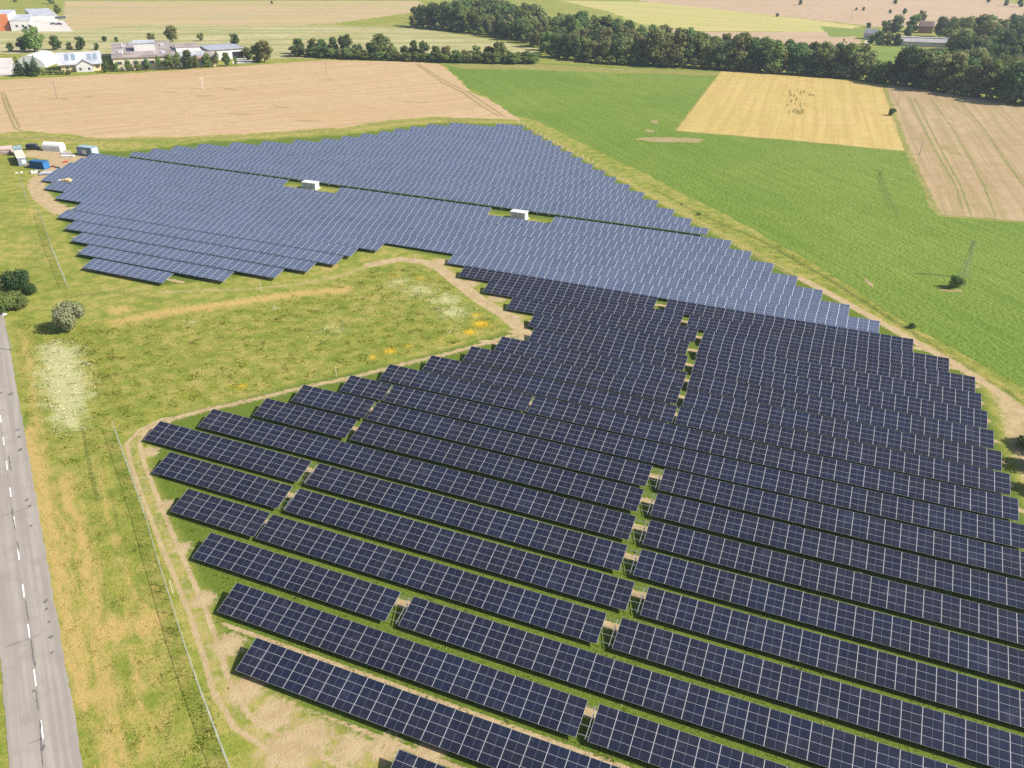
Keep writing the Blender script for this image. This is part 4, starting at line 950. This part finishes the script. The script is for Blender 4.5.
# right hand wood
frontr = [(874, 82), (920, 88), (960, 95), (1000, 101), (1040, 107)]
nr_ = 0; x = 876.0
while x < 1040:
    yb = interp(x, frontr); h = rng.uniform(24, 43) if x > 893 else rng.uniform(16, 24); P = G(x, yb-rng.uniform(.2, 1.8)); nr_ += 1
    kd = rng.choice(['oak', 'ash', 'poplar', 'lime', 'spruce']) if x < 950 else rng.choice(['oak', 'oak', 'ash', 'lime', 'poplar'])
    tree(P, px_h(P, h), kd, f"{KIND[kd]} tree edging the tan field, {ordinal(nr_)} from the lane", 'trees along the edge of the tan field', wide=rng.uniform(.7, 1.3))
    x += rng.uniform(8.5, 11.5)
x = 872.0
while x < 1040:
    P = G(x, interp(x, frontr)+.4); h = rng.uniform(8, 13)
    tree(P, px_h(P, h), rng.choice(['oak', 'ash', 'lime']), 'low shrub along the edge of the tan field', 'shrubs edging the tan field', wide=rng.uniform(1.3, 1.7), name='shrub', cat='shrub'); x += rng.uniform(9, 13)
for step, x0 in ((1, 905), (2, 912), (3, 955), (4, 955), (5, 960)):
    x = float(x0)
    while x < 1040:
        yb = interp(x, frontr)-step*9; P = G(x, yb+rng.uniform(-2, 2)); h = rng.uniform(24, 34)
        if step >= 2 and x < 955: h = min(h, yb-50)
        if h > 12: tree(P, px_h(P, h), rng.choice(['oak', 'oak', 'ash', 'lime']), 'leafy tree deep in the right hand wood behind the tan field', 'trees inside the right hand wood', wide=rng.uniform(.85, 1.1))
        x += rng.uniform(11, 15)
# single trees round the farmstead and the far fields
for i, (x, y, h, kd, lb) in enumerate([(885, 33, 13, 'ash', 'round tree above the bright lawn, beside the grey cottage'), (895, 33, 17, 'oak', 'taller dark tree above the bright lawn'), (907, 37, 12, 'oak', 'dark tree between the lawn and the brick house'), (912, 32, 17, 'ash', 'tree close against the brick house, lane side'),
      (921, 22, 11, 'ash', 'far round tree standing behind the brick house'), (940, 37, 19, 'oak', 'dark tree close against the brick house, away from the lane'), (951, 40, 22, 'ash', 'broad tree at the end of the long barn'), (962, 40, 24, 'oak', 'big dark tree right of the long barn'), (974, 38, 22, 'oak', 'dark tree behind the long barn, second from its end'), (986, 40, 24, 'ash', 'mid green tree above the hidden cottage'),
      (998, 40, 20, 'lime', 'pale tree above the hidden cottage'), (1012, 36, 22, 'oak', 'dark tree in the far corner of the right hand wood'), (1024, 34, 22, 'oak', 'dark tree at the photo edge in the far corner of the wood'), (868, 28, 6, 'oak', 'small bush above the grey cottage'), (904, 14.5, 6, 'oak', 'dark round tree alone in the far tan field'), (890, 13.5, 4, 'oak', 'low bush alone in the far tan field'), (863, 11, 4, 'oak', 'low dark bush at the far field edge'), (856, 10.5, 3, 'oak', 'tiny bush at the far field edge'),
      (878, 45, 14, 'oak', 'dark tree at the top of the bright lawn beside the cottage'), (888, 45.5, 12, 'ash', 'low tree in the middle of the lawn hedge'), (897, 46, 12, 'oak', 'low dark tree at the barn end of the lawn hedge'), (871, 44, 10, 'ash', 'small tree at the cottage end of the lawn hedge'), (777, 17, 4, 'oak', 'small dark bush alone between the far yellow fields'), (800, 5, 5, 'oak', 'bush on the far field boundary near the top edge'), (895, 4, 5, 'oak', 'bush at the top edge above the lone round tree'),
      (988, 3, 5, 'oak', 'bush in the far corner above the wood'), (1006, 6, 7, 'ash', 'tree clump in the far corner above the wood, nearer'), (1020, 7, 8, 'oak', 'dark tree clump in the far corner at the photo edge'), (272, 4, 3, 'oak', 'lone bush in the far pasture near the top edge'), (891.5, 115.5, 8, 'oak', 'small round tree on the border of barley and tan field')]):
    P = G(x, y); tree(P, px_h(P, h), kd, lb, None, wide=1.15)
# trees about the factory and shops
for x, y, h, kd, lb in [(35, 52, 24, 'ash', 'tall grey green tree behind the dome hall'), (23, 51, 13, 'oak', 'dark round tree between the shops and the dome hall'), (11, 52, 9, 'oak', 'low dark tree at the left behind the dome hall'), (57.5, 50, 14, 'oak', 'dark tree behind the gabled house, nearer the dome hall'), (81, 50, 13, 'oak', 'dark tree behind the gabled house ridge'), (70, 50, 8, 'ash', 'low green bush behind the middle of the gabled house'),
        (20, 76, 18, 'spruce', 'first dark conifer before the dome hall'), (28, 75.5, 16, 'spruce', 'middle dark conifer before the dome hall'), (37, 76, 19, 'spruce', 'dark conifer before the dome hall nearest the house'), (173, 42, 16, 'lime', 'large pale tree standing behind the factory hall'), (152, 43, 10, 'lime', 'small pale tree behind the factory hall'), (201, 41, 8, 'lime', 'small pale tree behind the workshop'),
        (235, 47, 13, 'oak', 'dark tree behind the white warehouse'), (105, 42, 6, 'oak', 'dark bush at the back corner of the factory hall'), (117, 42, 5, 'oak', 'small bush behind the factory roof edge'), (52, 4, 10, 'ash', 'tree at the top edge above the low pale store'), (16, 2, 6, 'oak', 'dark tree at the top edge above the shops'), (58, 14, 9, 'ash', 'tree beside the low pale store'), (97, 50, 7, 'oak', 'dark shrub in the gap between house and factory'), (250, 60, 10, 'ash', 'bushy tree at the end of the access ramp'),
        (300, 8, 1, 'oak', '')][:-1]:
    P = G(x, y); tree(P, px_h(P, h), kd, lb, None, wide=1.15 if kd != 'spruce' else 1.3)
for i, (x, y, h) in enumerate([(106, 71.5, 11), (117, 71, 9), (129, 70.5, 11), (138.5, 70, 10), (148, 69.5, 11), (159.5, 69, 14), (170, 68.8, 15), (179, 68.4, 17), (188, 68, 18), (196, 67, 12), (208, 66.5, 14), (217, 66, 15), (227, 65.2, 13), (236, 64.6, 9)]):
    P = G(x, y+.8); tree(P, px_h(P, h), rng.choice(['ash', 'slim', 'slim', 'oak']), f"small street tree in the line before the factory, {ordinal(i+1)} from the gabled house", 'line of street trees before the factory', wide=.95)
P = G(52, 76)
for i, x in enumerate((45, 51, 57, 63, 69)):
    P = G(x, 74.8-i*.1); tree(P, px_h(P, 4.5), 'lime', f"clipped garden bush before the gabled house, {ordinal(i+1)} from the conifers", 'garden bushes before the gabled house', wide=1.9, name='garden_bush', cat='bush')
# bushes near enough to show their leaves
def bush(base, wpx, hpx, mat, label, seed, n=4200, leaf=.03, group=None):
    P = G(*base); H = px_h(P, hpx); W_ = px_w(P, wpx)
    o = empty('bush', P, rng.uniform(0, 6.28)); tag(o, label, 'bush', group)
    m1 = crown_mesh('crown', seed, n, leaf, mat, 'bush'); me_ = trunk_mesh('stem', seed, .4, .03)
    link('crown', m1, o, scale=(W_*1.02, W_*1.02, H*1.05)); link('stem', me_, o, scale=(W_, W_, H))
bush((19, 291), 25, 25, L_con, 'dense dark green bush above the road end', 501)
bush((31, 294), 15, 15, L_con, 'smaller dark bush at the skirt of the dense dark one', 507, 2000)
bush((8, 310), 26, 20, L_mid, 'light green bush at the road end below the dark bushes', 502)
bush((24, 307), 20, 14, L_mid, 'low green bush between road and street lamp', 508, 2500)
bush((1, 314), 12, 16, L_dark, 'dark bush cut by the photo edge beside the road', 509, 2000)
bush((72.5, 329), 28, 33, L_silver, 'silver grey willow bush standing alone in the meadow', 503, 5200, .026)
bush((954.5, 288), 12, 15, L_dark, 'lone dark bush beside the lattice mast in the green crop', 504, 2500)
bush((960, 287), 8, 11, L_olive, 'olive shrub pressed against the lone dark bush', 505, 1200)
bush((911, 328), 9, 5, L_con, 'low dark bush in the verge beside the upper dark rows', 506, 1200)
bush((699, 215), 6, 3.5, L_dark, 'low dark bush in the verge beside the blue rows', 510, 800)
bush((682, 206), 3, 4, L_dark, 'tiny dark bush in the verge above the other', 511, 500)
for i, (b_, w_, h_) in enumerate([((1036, 447), 36, 22), ((1043, 468), 34, 24), ((1047, 492), 34, 20)]):
    bush(b_, w_, h_, L_mid, f"green bush cut by the photo edge beside the dark rows, {['uppermost', 'middle', 'lowest'][i]}", 520+i, 3500)

# ---------------------------------------------------------------- meadow growth
def tufts(name, polys, dens, label, seed, hmin=.18, hmax=.5, avoid_dirt=True):
    r = np.random.default_rng(seed); C = []
    for P in polys:
        xs = [p.x for p in P]; ys = [p.y for p in P]; A = (max(xs)-min(xs))*(max(ys)-min(ys))
        n = int(A*dens); x = r.uniform(min(xs), max(xs), n); y = r.uniform(min(ys), max(ys), n)
        k = inside(x, y, P); C.append(np.stack([x[k], y[k]], -1))
    C = np.concatenate(C); M = masks(C[:, 0], C[:, 1])
    keep = r.uniform(0, 1, len(C)) > np.clip(M['dirt']*1.6, 0, .97)
    C = C[keep]; M = {k: v[keep] for k, v in M.items()}; n = len(C)
    # taller where the growth clumps
    cl = np.array([mnoise.noise(Vector((a*.45, b*.45, 3.0)))+.6*mnoise.noise(Vector((a*1.6, b*1.6, 9.0))) for a, b in C])
    keep = cl+r.normal(0, 1.2, n) > -.6; C = C[keep]; cl = cl[keep]; M = {k: v[keep] for k, v in M.items()}; n = len(C)
    h = (hmin+(hmax-hmin)*np.clip(cl*.9+.35, 0, 1)**1.5*r.uniform(.5, 1.1, n))
    h = h*(1-.6*np.clip(M['dry'], 0, 1))
    nb = 3; ang = r.uniform(0, 6.28, (n, nb)); lean = r.uniform(.45, 1.25, (n, nb)); off = r.normal(0, .09, (n, nb, 2))
    base = np.zeros((n, nb, 3)); base[..., 0] = C[:, None, 0]+off[..., 0]; base[..., 1] = C[:, None, 1]+off[..., 1]
    d = np.stack([np.cos(ang), np.sin(ang), 0*ang], -1); s = np.stack([-np.sin(ang), np.cos(ang), 0*ang], -1)*(h*.30+.012)[:, None, None]
    tip = base+d*(lean*h[:, None])[..., None]; tip[..., 2] = h[:, None]*r.uniform(.7, 1.1, (n, nb))
    midp = base+d*(lean*h[:, None]*.4)[..., None]; midp[..., 2] = h[:, None]*.5
    V = np.stack([base-s, base+s, midp+s*.8, tip, midp-s*.8], 2).reshape(-1, 3); nv = len(V); nf_ = n*nb
    me = bpy.data.meshes.new(name); me.vertices.add(nv); me.vertices.foreach_set('co', V.ravel().astype(np.float32))
    me.loops.add(nv); me.loops.foreach_set('vertex_index', np.arange(nv, dtype=np.int32)); me.polygons.add(nf_)
    me.polygons.foreach_set('loop_start', np.arange(0, nv, 5, dtype=np.int32)); me.polygons.foreach_set('loop_total', np.full(nf_, 5, np.int32))
    # each tuft has its own species colour
    u = r.uniform(0, 1, n)
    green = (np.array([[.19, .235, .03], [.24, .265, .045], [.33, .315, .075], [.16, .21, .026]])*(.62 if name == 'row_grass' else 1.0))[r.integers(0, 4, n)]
    straw = np.array([[.46, .34, .13], [.52, .40, .17], [.42, .32, .11]])[r.integers(0, 3, n)]
    colr = np.where((u < np.clip(M['dry']*1.0+.03, 0, .8))[:, None], straw, green)
    colr = np.where((r.uniform(0, 1, n) < np.clip(M['white']-.25, 0, .75))[:, None], np.array([.66, .64, .42]), colr)
    colr = np.where((r.uniform(0, 1, n) < np.clip(M['yellow']*.9-.15, 0, .6))[:, None], np.array([.58, .36, .01]), colr)
    colr = colr*r.uniform(.75, 1.25, n)[:, None]
    ca = me.attributes.new('tint', 'FLOAT_COLOR', 'POINT')
    ca.data.foreach_set('color', np.concatenate([np.repeat(colr, nb*5, 0), np.ones((nv, 1))], 1).ravel().astype(np.float32))
    me.materials.append(M_tuft); me.update(calc_edges=True)
    return tag(link(name, me), label, 'grass', kind='stuff')
m = NT('grass blades'); at_ = m.n('ShaderNodeAttribute', attribute_name='tint')
d_ = m.n('ShaderNodeBsdfDiffuse'); m.l(at_.outputs['Color'], d_.inputs[0]); t_ = m.n('ShaderNodeBsdfTranslucent'); m.l(at_.outputs['Color'], t_.inputs[0])
x_ = m.n('ShaderNodeMixShader'); x_.inputs[0].default_value = .4; m.l(d_.outputs[0], x_.inputs[1]); m.l(t_.outputs[0], x_.inputs[2]); m.l(x_.outputs[0], m.out.inputs[0]); M_tuft = m.mat
tufts('roadside_grass', [pts((12, 318), (60, 330), (110, 330), (130, 430), (116, 436), (150, 520), (180, 620), (232, 775), (240, 800), (90, 800), (52, 576), (20, 384))], 17.0, 'mixed green and straw coloured grass between road and fence', 1, .05, .24)
tufts('meadow_grass', [pts((60, 330), (110, 318), (256, 302), (380, 268), (425, 264), (460, 292), (505, 328), (450, 345), (350, 370), (250, 395), (165, 414), (130, 432))], 13.0, 'rough flowering grass of the triangular meadow', 2, .05, .25)
tufts('row_grass', [[RS(RE(k) if k > -4 else 28, row_d(k)-1.95), RS(DARK[k][0][0], row_d(k)-1.95), RS(DARK[k][0][0], row_d(k)+.3), RS(RE(k) if k > -4 else 28, row_d(k)+.3)] for k in range(-3, 7)], 7.0, 'mown green grass in the aisles between the dark solar tables', 3, .06, .2)
tufts('verge_grass', [pts((-5, 700), (-5, 768), (8, 768), (8, 790), (-20, 800), (-20, 690))], 9.0, 'grass and white flowers on the outer roadside', 4)
tufts('east_verge_grass', [pts((700, 212), (780, 245), (905, 318), (1024, 386), (1060, 410), (1060, 440), (1024, 406), (950, 360), (880, 318), (800, 274), (700, 220))], 4.0, 'rough grass strip between the dirt path and the green crop', 5, .06, .25)

# ---------------------------------------------------------------- air
hz = bpy.data.materials.new('haze'); hz.use_nodes = True; hz.node_tree.nodes.clear()
ho = hz.node_tree.nodes.new('ShaderNodeOutputMaterial'); hv = hz.node_tree.nodes.new('ShaderNodeVolumePrincipled')
hv.inputs['Color'].default_value = (.72, .84, 1.0, 1); hv.inputs['Density'].default_value = HAZE; hv.inputs['Anisotropy'].default_value = .2
hz.node_tree.links.new(hv.outputs[0], ho.inputs['Volume'])
b = MB(); b.box((0, 3200, 39.5), (8600, 8200, 81)); tag(b.build('haze', hz), 'thin summer haze over the fields', None, None, 'stuff')
